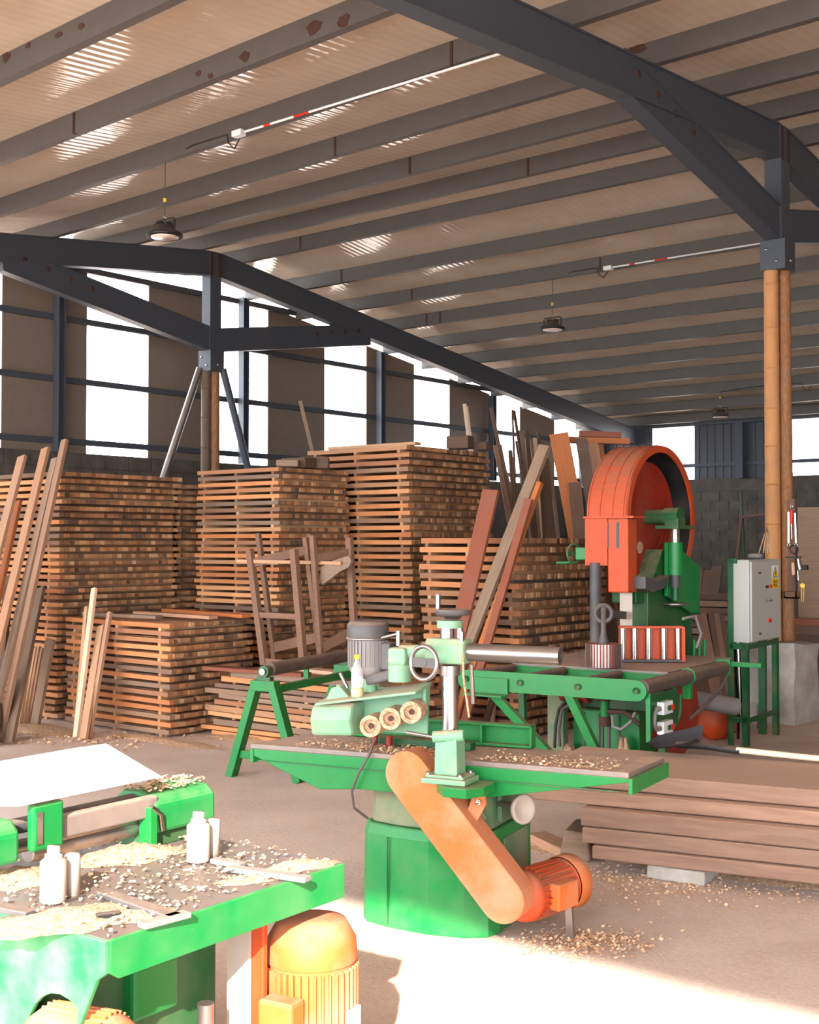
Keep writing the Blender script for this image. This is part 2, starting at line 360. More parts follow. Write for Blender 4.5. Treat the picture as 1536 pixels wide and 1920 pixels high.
# portal frames: rafters of I section, stub post, knee braces, head box
def ibeam(b, pts_top, depth, X, fw=.16, tf=.016, tw=.13):
    (ya, za), (yb, zb) = pts_top
    def slab(z0, z1, w):
        b.add([(X-w, ya, za+z0), (X+w, ya, za+z0), (X+w, ya, za+z1), (X-w, ya, za+z1), (X-w, yb, zb+z0), (X+w, yb, zb+z0), (X+w, yb, zb+z1), (X-w, yb, zb+z1)],
              [(0, 1, 2, 3), (7, 6, 5, 4), (0, 4, 5, 1), (1, 5, 6, 2), (2, 6, 7, 3), (3, 7, 4, 0)])
    slab(-tf, 0, fw/2); slab(-depth, -depth+tf, fw/2); slab(-depth+tf, -tf, tw/2)
def frame(X, headz, kb, label):
    t = thing('roof_frame', label, 'roof frame', (0, 0, 0))
    D = .335
    b = B_(); ibeam(b, ((YN, roofz(X, YN)-.004), (YR-.09, roofz(X, YR-.09)-.004)), D, X); b.build('rafter', 'frame_steel', t)
    b = B_(); ibeam(b, ((YR+.09, roofz(X, YR+.09)-.004), (YB-.05, roofz(X, YB-.05)-.004)), D, X); b.build('rafter', 'frame_steel', t)
    b = B_(); b.box(X-.085, X+.085, YR-.1, YR+.1, headz+.26, ZR-.02); b.build('king_post', 'frame_steel', t)
    b = B_().box(X-.125, X+.125, YR-.125, YR+.125, headz-.03, headz+.26); hb = b.build('head_box', 'frame_steel', t, .004)
    for bx, by, bz in ((X+.04, YR-.127, headz+.05), (X-.06, YR-.127, headz+.17), (X+.127, YR, headz+.06)):
        B_().lathe([(.012, -.012), (.012, .012), (0, .012)], (bx, by, bz), (0, -1, 0) if by < YR-.1 else (1, 0, 0), 8).build('bolt', 'chrome', hb)
    # knee braces: rise outwards from the head box to the rafter
    for sgn, k in ((-1, kb[0]), (1, kb[1])):
        y0 = YR + sgn*.1; z0 = headz + .26 + .33
        L = kb[2]; y1 = YR + sgn*L; z1 = z0 + k*L
        b = B_(); ibeam(b, ((y0, z0), (y1, z1)), .33, X, .15, .016, .122); br = b.build('knee_brace', 'frame_steel', t)
        for q in range(4):                                        # rust spots at the bolted joint
            yy = YR + sgn*(L*.62 + q*.32); zc = z0 + k*(abs(yy-YR)) - .13 + q*.012
            B_().lathe([(.035, 0), (.03, .006), (0, .006)], (X+.0645, yy, zc), (1, 0, 0), 8).build('rust_spot', 'rust', br)
    for sgn in (-1, 1):
        B_().box(X+.082, X+.089, YR+sgn*.075-.025, YR+sgn*.075+.025, ZR-.36, ZR-.04).build('weld_seam', 'rust', t)
    return t
FXN, FXF = -4.72, -12.86
frame(FXN, 4.36, (.185, .185, 3.1), 'dark grey steel roof frame over the bamboo post')
frame(FXF, 4.10, (.165, .150, 3.3), 'dark grey steel roof frame crossing in front of the window wall')
# gable wall: block dado, girts, columns, taupe cladding with clear strips between
wl = struct(B_().box(XW-.2, XW, YN, YB, 0, 2.93).build('wall_left', 'mortar'))
bm = B_().box(-.012, .012, -.195, .195, -.093, .093).mesh('block'); bm.materials.append(M['block'])
def put(me, loc, par, rz=0., name=None):
    o = bpy.data.objects.new(name or me.name, me); COL.objects.link(o); o.location = loc; o.rotation_euler = (0, 0, rz); o.parent = par; return o
for r in range(3):
    for c in range(30):
        y = 8.4 + c*.4 + (r % 2)*.2
        put(bm, (XW+.004, y, 2.83-r*.2), wl)
WIN_L = [(7.93-.01, 8.99), (10.31, 11.38), (12.71, 13.78), (15.10, 16.17), (17.50, 18.57), (19.88, 20.95), (22.25, 23.3), (5.5, 6.57), (3.1, 4.17), (.7, 1.77)]
edges = sorted(WIN_L + [(-1.7, -.63)]); y = YN; k = 0
def gz(Y): return roofz(XW, Y) + PH - .01
def wallpoly(b, X, y0, y1, z0, th):
    n = max(2, int((y1-y0)/.12)); ys = [y0 + (y1-y0)*i/n for i in range(n+1)]
    pts = [(y0, z0), (y1, z0)] + [(q, min(gz(q)-.13, 5.44)) for q in ys[::-1]]     # sheets stop short of the roof
    b.prism(pts, (X, 0, 0), (0, 1, 0), (0, 0, 1), (th, 0, 0))
for i, (a, c) in enumerate(edges + [(YB, YB)]):
    if a > y + .02:
        b = B_(); wallpoly(b, XW-.06, y, a, 2.93, .03); b.build('cladding_panel', 'clad', wl)
    if c > a:
        b = B_(); wallpoly(b, XW-.05, a, c, 2.93, .006); struct(b.build('window_%d' % (i+1), 'pane'))
    y = c
for z in (3.08, 3.91, 4.74):
    ymax = min(YB, YR + (ZR + PH - z)/.1356 - .1); ymin = max(YN, YR - (ZR+PH-z)/.128 + .1)
    B_().box(XW-.028, XW+.03, ymin, ymax, z-.04, z+.04).build('girt', 'frame_steel', wl)
B_().box(XW-.028, XW+.03, 8.2, 14.7, 5.42, 5.5).build('girt', 'frame_steel', wl)
for Y in (3.1, 6.45, 9.79, 13.14, 16.42, 19.81, 23.2):
    b = B_(); z1 = roofz(XW, Y)-.005
    b.box(XW+.03, XW+.15, Y-.06, Y-.045, 2.93, z1); b.box(XW+.03, XW+.15, Y+.045, Y+.06, 2.93, z1); b.box(XW+.085, XW+.095, Y-.045, Y+.045, 2.93, z1)
    b.build('wall_column', 'frame_steel', wl)
# back wall
wb = struct(B_().box(XW-.2, XE, YB, YB+.2, 0, 2.76).build('wall_back', 'mortar'))
B_().box(XW, XE, YB-.03, YB+.2, 2.76, 3.02).build('ring_beam', 'block', wb, label='weathered concrete beam on top of the blocks')
bb = B_().box(-.195, .195, -.012, .012, -.093, .093).mesh('block'); bb.materials.append(M['block'])
for r in range(12):
    for c in range(12):
        put(bb, (-12.7 + c*.4 + (r % 2)*.2, YB-.004, 2.66-r*.2), wb)
ztop = roofz(-8, YB) + PH - .03
WIN_B = [(-12.43, -11.47), (-9.4, -8.44)]
x = XW
for i, (a, c) in enumerate(WIN_B + [(XE, XE)]):
    w0 = x
    while w0 < a - .01:                                           # ribbed sheets side by side
        w1 = min(a, w0 + .52); b = B_(); b.box(w0, w1-.004, YB+.02, YB+.05, 3.0, ztop)
        for q in range(3):
            xx = w0 + .09 + q*.17
            if xx + .03 < w1: b.box(xx, xx+.03, YB, YB+.02, 3.0, ztop)
        b.build('cladding_sheet', 'clad_dark', wb); w0 = w1
    if c > a: struct(B_().box(a, c, YB+.02, YB+.026, 3.0, ztop-.02).build('window_%d' % (i+21), 'pane'))
    x = c
B_().box(XW, XE, YB-.05, YB+.02, 3.27, 3.34).build('girt', 'frame_steel', wb)
B_().box(XW, XE, YB-.1, YB+.05, 4.12, 4.3).build('eave_beam', 'frame_steel', wb)
for X in (-13.6, -10.4, -7.4, -4.4, -1.4, 1.6, 4.6, 7.6, 10.6, 13.6, 16.6):
    b = B_(); b.box(X-.08, X+.08, YB-.2, YB-.185, 3.0, 4.12); b.box(X-.08, X+.08, YB-.065, YB-.05, 3.0, 4.12); b.box(X-.008, X+.008, YB-.185, YB-.065, 3.0, 4.12)
    b.build('wall_column', 'frame_steel', wb)
# far end wall on the right, and an unseen eave band added to end the sun patch
wr = struct(B_().box(XE, XE+.15, YN, YB, 0, 5.9).build('wall_right', 'clad'))
wn = struct(B_().prism([(XW-.1, 4.70), (-9, 4.70), (XE+.1, 4.70), (XE+.1, 5.9), (-9, 4.75), (XW-.1, 4.72)] if False else [(X, 4.66) for X in (XW-.1, XE+.1)] + [(X, max(4.7, roofz(X, YN)+PH)) for X in (XE+.1, 2., -5., XW-.1)], (0, YN-.06, 0), (1, 0, 0), (0, 0, 1), (0, .05, 0)).build('sun_edge_band_1', 'frame_steel'))
for X in (-13.9, FXF, FXN, 4.6, 11.2, 17.8):
    B_().box(X-.1, X+.1, YN-.1, YN+.1, 0, 4.25).build('eave_column', 'frame_steel', wn)
# the timber posts under the frame heads
blk = AY(1484, 1362, 11.2)
def log(name, p0, p1, r, mat, seed, joints):
    rnd = random.Random(seed); p0, p1 = Vector(p0), Vector(p1); d = p1-p0; n = 40; prof = []
    for i in range(n+1):
        t = i/n; rr = r*(1.06-.12*t) + rnd.uniform(-.002, .002)
        prof.append((rr, d.length*t))
    if joints:
        pr = []; t = .0; k = 0; L = d.length
        hs = [0]
        while hs[-1] < L: hs.append(hs[-1] + .38 + rnd.uniform(-.05, .05))
        for h in hs[:-1]:
            e = min(L, hs[hs.index(h)+1])
            for q, m_ in ((0, 1.07), (.012, 1.0), (.5, .985), (.96, 1.0), (1, 1.06)):
                z = h + (e-h)*q if q > .02 else h + q
                pr.append((r*(1.05-.1*z/L)*m_, min(z, L)))
        prof = pr
    b = B_(); b.lathe([(0, 0)] + prof + [(0, d.length)], p0, d, 18); return b
def post(X, headz, basez, label, m1='bamboo'):
    t = thing('timber_post', label, 'post', (X, YR, basez)); h = headz - .02 - basez
    log('bamboo_trunk', (-.05, -.045, 0), (-.045, -.055, h), .072, 'bamboo', 3, True).build('bamboo_trunk', m1, t, label='smooth jointed bamboo trunk')
    log('palm_trunk', (.065, .03, 0), (.055, .03, h), .058, 'palm', 4, False).build('palm_trunk', 'palm', t, label='rough spotted trunk')
    return t
post(FXN, 4.36, .76, 'tan bamboo and rough log post standing on the concrete block')
post(FXF, 4.10, 0, 'shaded bamboo and log post behind the timber stacks', 'bamboo_shaded')
# concrete footing of the near post
b = B_(); rnd = random.Random(5); n = 5
vs = []; g = []
for k in range(5):
    z = .76*k/4
    for (sx, sy) in ((-.36, -.26), (-.1, -.27), (.235, -.26), (.24, 0), (.235, .33), (-.36, .33)):
        j = .012 if k else 0.
        vs.append((FXN + sx + rnd.uniform(-j, j), YR + sy + rnd.uniform(-j, j) + .02, z + (rnd.uniform(-.03, .02) if k == 4 else 0)))
fs = [(k*6+i, k*6+(i+1) % 6, (k+1)*6+(i+1) % 6, (k+1)*6+i) for k in range(4) for i in range(6)] + [tuple(range(24, 30)), (5, 4, 3, 2, 1, 0)]
tag(b.add(vs, fs).build('concrete_footing', 'concrete'), 'rough grey concrete block carrying the bamboo post', 'block')
# steel props of the far post
for (a, z0), lab in ((((-.55, -1.45), 2.0), 'grey steel pipe prop slanting left of the far post'), (((.35, 1.35), 1.9), 'dark steel pipe prop slanting right of the far post')):
    t = B_().cyl((FXF + .1*(1 if a[0] > 0 else -1), YR + (.12 if a[1] > 0 else -.12), 4.12), (FXF + a[0], YR + a[1], 0), .05, n=14)
    tag(t.build('steel_prop', 'steel' if a[1] < 0 else 'frame_steel'), lab, 'prop')
# hanging lamps with their cable runs
def lamp(p, Ypur, dx, label, tube_=True):
    """p = centre of the dish; hangs from the purlin at Ypur"""
    t = thing('hanging_lamp', label, 'lamp', p)
    b = B_(); b.lathe([(0, -.035), (.10, -.04), (.135, -.03), (.17, -.04), (.175, -.02), (.16, 0), (.12, .02), (.085, .03), (.085, .07), (0, .07)], (0, 0, 0), n=32); b.build('dish', 'black', t)
    B_().lathe([(0, -.0445), (.132, -.0445), (.132, -.038)], (0, 0, 0), n=32).build('diffuser', 'lens', t, label='round white diffuser')
    b = B_()
    for q in range(10):
        a = 2*math.pi*q/10; b.bar((.055*math.cos(a), .055*math.sin(a), .03), (.055*math.cos(a), .055*math.sin(a), .1), .05, .008, (math.cos(a), math.sin(a), 0))
    b.build('heat_sink', 'black', t)
    b = B_(); b.tube([(-.14, 0, 0), (-.145, 0, .1), (-.12, 0, .13), (.12, 0, .13), (.145, 0, .1), (.14, 0, 0)], .009, 6); b.build('bracket', 'black', t)
    zt = roofz(p[0], Ypur) - p[2]
    B_().torus((0, 0, .15), (0, 1, 0), .016, .004, 12, 6).build('hook', 'chrome', t)
    B_().cyl((0, 0, .16), (0, 0, zt), .005, n=6).build('chain', 'darkgrey', t)
    B_().cyl((0, 0, .30), (0, 0, .335), .016, n=8).build('cable_tag', 'yellow', t, label='yellow cable tag')
    B_().tube([(0, 0, zt+.0), (.05, 0, zt+.01), (.5*dx, Ypur-p[1]-.085, zt+.05), (dx, Ypur-p[1]-.085, zt+.05), (dx+.02, Ypur-p[1]-.085, zt-.03), (dx+.1, Ypur-p[1]-.085, zt-.1), (dx+.17, Ypur-p[1]-.085, zt-.02)], .007, 6).build('cable', 'black', t)
    if tube_:
        B_().box(dx+.13, dx+.25, Ypur-p[1]-.15, Ypur-p[1]-.078, zt-.015, zt+.04).build('junction_box', 'white', t, .004)
        x0 = dx+.25
        lim = FXN-.1-p[0]-x0
        for (l0, l1, m_) in ((0, .25, 'white'), (.25, .33, 'redplastic'), (.33, .62, 'white'), (.62, .8, 'redplastic'), (.8, FXN-.1-p[0]-x0, 'white')):
            B_().cyl((x0+l0, Ypur-p[1]-.1, zt+.02), (x0+l1, Ypur-p[1]-.1, zt+.02), .011, n=8).build('conduit', m_, t)
    return t
lamp((AY(309, 437, 7.62).x, 7.62, AY(309, 437, 7.62).z), 7.65, .93, 'black hanging lamp dish nearest the camera, top left')
p2 = AY(1036, 613, 14.4); lamp((p2.x, 14.4, p2.z), 14.42, .75, 'black hanging lamp in front of the far roof slope')
p3 = AY(1351, 778, 20.9); lamp((p3.x, 20.9, p3.z), 21.02, 1.5, 'small dark lamp hanging by the back windows', False)
# ================================================================== sawn battens, stacked layer on layer with stickers between
NIND = [0]
_O = 'top second third fourth fifth sixth seventh eighth ninth tenth eleventh twelfth thirteenth fourteenth fifteenth sixteenth seventeenth eighteenth nineteenth twentieth'.split()
_T = ['', '', 'twenty', 'thirty']
def ordinal(k):
    if k == 1: return 'first'
    if k <= 20: return _O[k-1]
    return 'thirtieth' if k == 30 else _T[k//10] + '-' + (['', 'first'] + _O[1:9])[k % 10]
def stack(x1, y0, L, Wd, n, pitch, label_face, label_rest, lean=(0., 0.), w=.058, seed=1, tidy=1., stick=(.08, .5, .92), noface=False, faceskip=0, extra=None):
    """x1 = X of the end face, y0 = Y of the long face; battens run along X"""
    rnd = random.Random(seed); th = pitch*.60
    st = B_(); nW = int(Wd/w)
    for k in range(n):
        z = k*pitch + pitch*.36; fx, fy = lean[0]*k/n, lean[1]*k/n
        jx = rnd.uniform(-.018, .018)*tidy; jy = rnd.uniform(-.008, .008)*tidy
        for q in stick:                                           # stickers
            xs = x1 - L + L*q + rnd.uniform(-.02, .02)*tidy
            st.box(xs-.018+fx, xs+.018+fx, y0-.006+jy+fy, y0+Wd-.02+fy, z-pitch*.36-.002, z+.001)
        for i in range(nW):
            if i and rnd.random() < .03: continue
            e = rnd.uniform(-.014, .010)*tidy
            l0 = x1 - L + rnd.uniform(-.03, .02)*tidy
            yy = y0 + i*w + jy + fy
            ww = w*rnd.uniform(.88, .97)
            if i == 0 and not noface and k >= faceskip:
                b = B_(); xe = x1 + jx + e
                me = b.box(-(xe-l0)/2, (xe-l0)/2, -ww/2, ww/2, -th/2, th/2).mesh('batten'); me.materials.append(M['slat'])
                o = bpy.data.objects.new('batten', me); COL.objects.link(o)
                o.location = ((l0+xe)/2 + fx, yy + ww/2, z + th/2); o.rotation_euler = (0, rnd.uniform(-.004, .004)*tidy, rnd.uniform(-.004, .003)*tidy)
                tag(o, ordinal(n-k) + ' batten from the top ' + label_face, 'batten', 'battens ' + label_face); NIND[0] += 1
            else:
                st.box(l0+fx, x1+fx+jx+e, yy, yy+ww, z, z+th)
    o = st.build('batten_pile', 'slat_many'); o['kind'] = 'stuff'
    tag(o, label_rest, 'timber pile')
    return o
stack(-10.1, 7.04, 2.2, 1.55, 36, .0665, "of the leftmost tall stack's long side", 'end-on battens of the tall stack at far left', (.02, .03), seed=2, faceskip=3)
stack(-10.15, 8.72, 2.0, 1.1, 35, .0665, '', 'narrow strip of end-on battens between the two left tall stacks', seed=3, noface=True)
stack(-8.72, 8.63, 1.22, 1.1, 37, .0665, "of the second tall stack's long side", 'end-on battens of the second tall stack from the left', (.02, .02), seed=4)
stack(-7.9, 9.8, 1.42, 1.46, 36, .0755, "of the tallest stack's long side", 'end-on battens of the tallest stack in the middle', (-.13, .03), seed=5)
stack(-5.98, 8.9, 1.1, 1.5, 22, .0795, "of the stack behind the leaning red boards", 'end-on battens of the stack behind the band saw', (-.04, .02), seed=6, w=.062)
stack(-8.42, 7.04, 1.5, 1.0, 15, .0665, "of the low front stack's long side", 'end-on battens of the low front stack', (-.02, 0), seed=7)
# loose boards on top of the low front stack
for (x0, x1, y, w, z, a, m, lab) in ((-9.75, -8.75, 7.15, .09, 1.02, 4, 'plank_grey', 'grey loose board lying flat on the low front stack, front edge'),
        (-9.5, -8.35, 7.5, .1, 1.02, -3, 'plank', 'tan loose board lying on the low front stack, middle'),
        (-9.6, -8.2, 7.85, .1, 1.025, -9, 'plank_orange', 'orange-ended loose board on the low front stack, rear edge')):
    o = B_().box(-(x1-x0)/2, (x1-x0)/2, -w/2, w/2, 0, .03).build('loose_board', m); o.location = ((x0+x1)/2, y, z); o.rotation_euler = (0, 0, R(a))
    tag(o, lab, 'board')
# low untidy pile behind the green roller stand: every board its own thing
rnd = random.Random(21); z = .012; rear = B_(); NP = 11
for k in range(NP):
    t_ = rnd.uniform(.032, .05); L = rnd.uniform(1.7, 2.2); dx = rnd.uniform(-.1, .1)
    for j in range(5):
        x_, y_ = -7.3 + dx + rnd.uniform(-.06, .06), 7.5 + j*.17
        if j == 0:
            o = B_().box(-L/2, L/2, -.08, .08, 0, t_).build('loose_board', 'slat' if k % 4 != 2 else 'plank_grey')
            o.location = (x_, y_, z); o.rotation_euler = (0, rnd.uniform(-.010, .010), rnd.uniform(-.02, .02))
            tag(o, ordinal(NP-k) + ' board from the top in the low untidy pile behind the roller stand', 'board', 'boards of the low untidy pile')
        else: rear.box(x_-L/2, x_+L/2, y_-.08, y_+.08, z, z+t_)
    z += t_ + .012
    for q in (-.7, .1, .75):
        if k < NP-1: xx = -7.3 + q + rnd.uniform(-.05, .05); rear.box(xx-.02, xx+.02, 7.425, 8.28, z-.0125, z)
o = rear.build('board_pile', 'slat_many'); o['kind'] = 'stuff'; tag(o, 'rear boards and stickers of the low untidy pile', 'timber pile')
PILE_Z = z - .012
for (x, y, a, L, m, lab) in ((-7.75, 7.42, 6, 1.1, 'plank_red', 'reddish board on top of the low untidy pile, left end sticking out'), (-7.3, 7.75, -3, 1.3, 'plank_pale', 'pale board on top of the low untidy pile')):
    o = B_().box(-L/2, L/2, -.07, .07, 0, .03).build('loose_board', m); o.location = (x, y, PILE_Z+.002); o.rotation_euler = (0, 0, R(a)); tag(o, lab, 'board')
# offcuts lying on the tall stacks
for (px, py, Y, s, m, lab) in ((560, 845, 9.0, (.30, .22, .10), 'plank_dark', 'dark chunk of wood on top of the second tall stack'), (540, 862, 8.8, (.22, .16, .07), 'plank_grey', 'small offcut block on the second tall stack, left'),
        (590, 858, 9.2, (.3, .2, .12), 'plank_dark', 'dark offcut block on the second tall stack, right'), (863, 818, 10.7, (.26, .18, .14), 'plank_dark', 'dark wood block on top of the tallest stack'),
        (905, 826, 11.0, (.16, .12, .09), 'plank_dark', 'small dark block at the right end of the tallest stack')):
    p = AY(px, py, Y); zt = 37*.0665 + .005 if px < 700 else 36*.0755 + .005
    o = B_().box(-s[0]/2, s[0]/2, -s[1]/2, s[1]/2, 0, s[2]).build('offcut', m, None, .012); o.location = (p.x, Y, zt); o.rotation_euler = (0, 0, R(px % 50)); tag(o, lab, 'offcut')
o = B_().box(-.6, .6, -.05, .05, 0, .03).build('loose_board', 'plank'); o.location = (-8.6, 9.95, 36*.0755+.006); o.rotation_euler = (0, 0, R(2)); tag(o, 'flat board lying on top of the tallest stack', 'board')

# ------------------------------------------------------------------ boards leaning or standing
def lean_board(name, a, b, w, t, mat, label, cat='plank', side=None, group=None):
    """board from foot a to head b; w = face width along the horizontal, t = thickness"""
    a, b = Vector(a), Vector(b); d = b-a; L = d.length; d.normalize()
    sd = Vector(side) if side is not None else Vector((1, 0, 0))
    sd = (sd - d*sd.dot(d)).normalized(); n = d.cross(sd)
    o = B_().box(0, L, -w/2, w/2, -t/2, t/2).build(name, mat)
    o.matrix_world = Matrix(((d.x, sd.x, n.x, a.x), (d.y, sd.y, n.y, a.y), (d.z, sd.z, n.z, a.z), (0, 0, 0, 1)))
    return tag(o, label, cat, group)
YF = 6.96
LP = [ # top px, bottom px (floor), width, material, label
 ((42, 856), (-95, 1385), .11, 'plank', 'round-topped tan plank leaning at far left'),
 ((86, 841), (-50, 1400), .10, 'plank', 'long tan plank leaning left of the two highest'),
 ((122, 825), (-2, 1392), .075, 'plank', 'highest leaning plank against the left tall stack'),
 ((104, 860), (-22, 1392), .085, 'plank_grey', 'greyish plank leaning just behind the highest one'),
 ((35, 940), (-60, 1380), .08, 'plank_orange', 'shorter orange plank leaning at the left frame edge'),
 ((76, 1104), (16, 1396), .10, 'plank_grey', 'grey-brown plank of middle height leaning at left'),
 ((60, 1095), (4, 1388), .07, 'plank', 'narrow tan plank leaning beside the grey-brown one'),
 ((95, 1198), (66, 1360), .115, 'plank_grey', 'short wide grey board leaning low on the left stack'),
 ((18, 1080), (-14, 1400), .10, 'plank_dark', 'dark brown plank leaning at the left frame edge'),
]
for i, (tp, bt, w, m, lab) in enumerate(LP):
    off = .05*(len(LP)-i) if i < 5 else .02
    t3 = AY(tp[0], tp[1], YF - .03 - .012*i); b3 = G(bt[0], bt[1])
    lean_board('leaning_plank', (b3.x, min(b3.y, 6.75), 0.004), t3, w, .035, m, lab)
for i in range(4):
    b3 = G(36 + i*6, 1362 - i); t3 = AY(62 + i*6, 1212 + (i % 2)*3, 6.9)
    lean_board('tied_stick', (b3.x, b3.y, .004), t3, .028, .028, 'plank', ('leftmost', 'second', 'third', 'rightmost')[i] + ' thin stick of the tied bundle leaning at lower left', 'stick', group='sticks of the tied bundle')
# boards against the low front stack
for (tp, bt, w, m, lab) in (((163, 1138), (146, 1381), .045, 'plank', 'narrow pink-brown board leaning left on the low front stack'),
        ((177, 1103), (146, 1383), .055, 'plank_pale', 'tall white board leaning on the low front stack'),
        ((190, 1174), (160, 1387), .085, 'plank', 'wide pinkish board leaning on the low front stack'),
        ((206, 1148), (170, 1385), .045, 'plank', 'pinkish board leaning rightmost on the low front stack')):
    b3 = G(*bt); t3 = AY(tp[0], tp[1], 6.96); lean_board('leaning_board', (b3.x, b3.y-.02, .004), t3, w, .03, m, lab)
# boards leaning in the middle
for (tp, bt, Yt, w, t_, m, lab) in (((921, 919), (832, 1312), 8.80, .165, .03, 'plank_red', 'wide reddish-brown board leaning in front of the tallest stack'),
        ((1022, 836), (846, 1290), 9.12, .11, .04, 'plank_grey', 'long grey-brown plank crossing the wide red board'),
        ((1013, 905), (868, 1308), 9.0, .05, .045, 'plank_orange', 'thin tan strip leaning beside the long grey-brown plank'),
        ((992, 936), (884, 1312), 8.84, .075, .03, 'plank_red', 'narrow red board leaning rightmost of the crossed boards'),
        ((925, 1072), (866, 1312), 8.82, .06, .03, 'plank_red', 'short dark-red board between the crossed planks')):
    t3 = AY(tp[0], tp[1], Yt); b3 = AY(bt[0], bt[1], 8.3); b3 = Vector((b3.x, b3.y, 0)) if b3.z < .3 else b3
    d = (t3-b3).normalized(); b3 = t3 - d*((t3.z-.01)/d.z)
    lean_board('leaning_board', b3, t3, w, t_, m, lab)
lean_board('leaning_board', AY(1052, 1392, 8.6) * 1, AY(1046, 1276, 8.82), .05, .03, 'plank', 'short tan stick standing under the band saw rail, upright', 'board') if False else None
b3 = G(920, 1388); lean_board('leaning_board', (b3.x, 8.7, .004), AY(926, 1270, 8.84), .07, .03, 'plank', 'upright tan board behind the green fence', 'board')
b3 = G(908, 1388); lean_board('leaning_board', (b3.x, 8.62, .004), AY(931, 1290, 8.8), .05, .03, 'plank_dark', 'slanting dark board behind the green fence', 'board')
# long offcuts standing against the window wall
BS = [((871, 758), (880, 830), .05, 'plank_pale'), ((876, 762), (884, 830), .03, 'plank_pale'), ((921, 765), (955, 930), .05, 'plank_dark'), ((933, 835), (960, 980), .12, 'plank'),
      ((957, 845), (965, 960), .06, 'plank_grey'), ((964, 770), (985, 905), .04, 'plank_dark'), ((968, 828), (984, 920), .03, 'plank_dark'), ((977, 808), (993, 960), .07, 'plank_grey'),
      ((988, 806), (1000, 960), .06, 'plank_dark'), ((997, 824), (1008, 960), .04, 'plank_grey'), ((1003, 822), (1012, 970), .05, 'plank_pale'), ((1010, 810), (1018, 960), .05, 'plank_dark'),
      ((1028, 838), (1044, 980), .05, 'plank_grey'), ((1020, 860), (1030, 980), .14, 'plank_dark'), ((944, 870), (975, 985), .05, 'plank'), ((985, 885), (1000, 990), .16, 'plank_dark'), ((563, 752), (584, 840), .05, 'plank_grey'), ((961, 770), (964, 850), .03, 'plank_dark')]
BL = ['pale thin offcut standing behind the tallest stack', 'second pale thin offcut behind the tallest stack', 'dark slanting stick crossing the window right of the tallest stack', 'tan plank standing at the right end of the tallest stack', 'grey narrow offcut in front of the window by the tallest stack',
      'dark stick leaning in the right half of the window', 'short dark stick in front of the window', 'wide grey offcut standing right of the window', 'dark offcut standing beside the wide grey one', 'thin grey offcut among the standing offcuts', 'pale-edged offcut among the standing offcuts', 'dark pointed offcut among the standing offcuts',
      'grey slanting offcut left of the tall orange board', 'broad dark slab standing left of the orange board', 'tan stick slanting below the window', 'broad dark slab standing behind the long grey-brown plank', 'thin stick rising above the second tall stack', 'very thin dark stick against the window']
for (tp, bt, w, m), lab in zip(BS, BL):
    if tp[0] < 700: X0, X1 = -11.5, -11.7
    elif tp[0] < 900: X0, X1 = -10.4, -10.6
    else: X0, X1 = -9.6, -10.0
    t3 = AX(tp[0], tp[1], X1); b3 = AX(bt[0], bt[1], X0); d = (t3-b3).normalized(); b3 = t3 - d*((t3.z-.004)/d.z)
    lean_board('standing_offcut', b3, t3, w, .03, m, lab, 'offcut', side=(.78, .63, 0))
# the big boards standing behind the band saw
for (tl, w, bt, m, d0, lab) in (((1048, 813), .20, (1094, 1060), 'plank_orange', 13.2, 'tall orange board standing left of the band saw wheel'), ((1090, 822), .12, (1128, 1060), 'plank_dark', 13.05, 'dark brown board standing right of the tall orange board'),
        ((1112, 830), .10, (1140, 1060), 'plank', 13.3, 'brown board standing close to the band saw wheel'), ((1078, 905), .13, (1092, 1060), 'plank_dark', 13.0, 'shorter dark board in front of the tall orange board'), ((1124, 818), .05, (1150, 1000), 'plank_orange', 13.5, 'thin orange strip leaning by the band saw wheel')):
    t3 = AD(tl[0], tl[1], d0); b3 = AD(bt[0], bt[1], d0-.25); d = (t3-b3).normalized(); b3 = t3 - d*((t3.z-.004)/d.z)
    lean_board('standing_board', b3, t3, w, .035, m, lab, 'board', side=(.78, .63, 0))
for (px, py, L, m, lab, dz) in ((1115, 826, .75, 'plank_orange', 'orange board lying across the tops of the standing boards', .0), (1125, 815, .45, 'plank_red', 'short reddish board lying above the standing boards', .0)):
    p = AD(px, py, 13.4); o = B_().box(-L/2, L/2, -.06, .06, -.03, .03).build('loose_board', m); o.location = p; o.rotation_euler = (0, R(2), R(39)); tag(o, lab, 'board')
# heavy beams lying at the right, on blocks
rnd = random.Random(9)
bw = thing_ang = 14.
A0 = G(1110, 1612, .07); ux = Vector((math.cos(R(13.5)), math.sin(R(13.5)), 0)); uy = Vector((-ux.y, ux.x, 0))
def beam(name, off, dep, L, wy, z0, h, m, lab, ang=0.):
    o = B_().box(0, L, 0, wy, 0, h).build(name, m, None, .008); p = A0 + ux*off + uy*dep; o.location = (p.x, p.y, z0); o.rotation_euler = (0, 0, R(13.5+ang)); return tag(o, lab, 'beam')
zb = .075
BE = [(0., 0., .072, 'bottom squared beam of the beam pile at right'), (-.06, .02, .085, 'second beam from the bottom of the beam pile, pale left end'), (-.07, .03, .098, 'dark stained beam, third from the bottom of the pile'), (-.45, .09, .075, 'long beam below the top slab of the pile')]
for i, (off, dep, h, lab) in enumerate(BE):
    beam('timber_beam', off, dep, 4.2, .42 - dep, zb, h-.006, 'beam', lab, (0, .3, -.2, .3)[i]); zb += h
beam('timber_slab', -.35, .16, 4.2, .78, zb, .085, 'beam', 'wide top slab of the beam pile, the shovel lies on it', .2); BEAM_TOP = zb + .085
for k, (off, dep, h) in enumerate(((.05, .52, .075), (.06, .54, .085), (.0, .5, .09), (.02, .52, .075))):
    pass
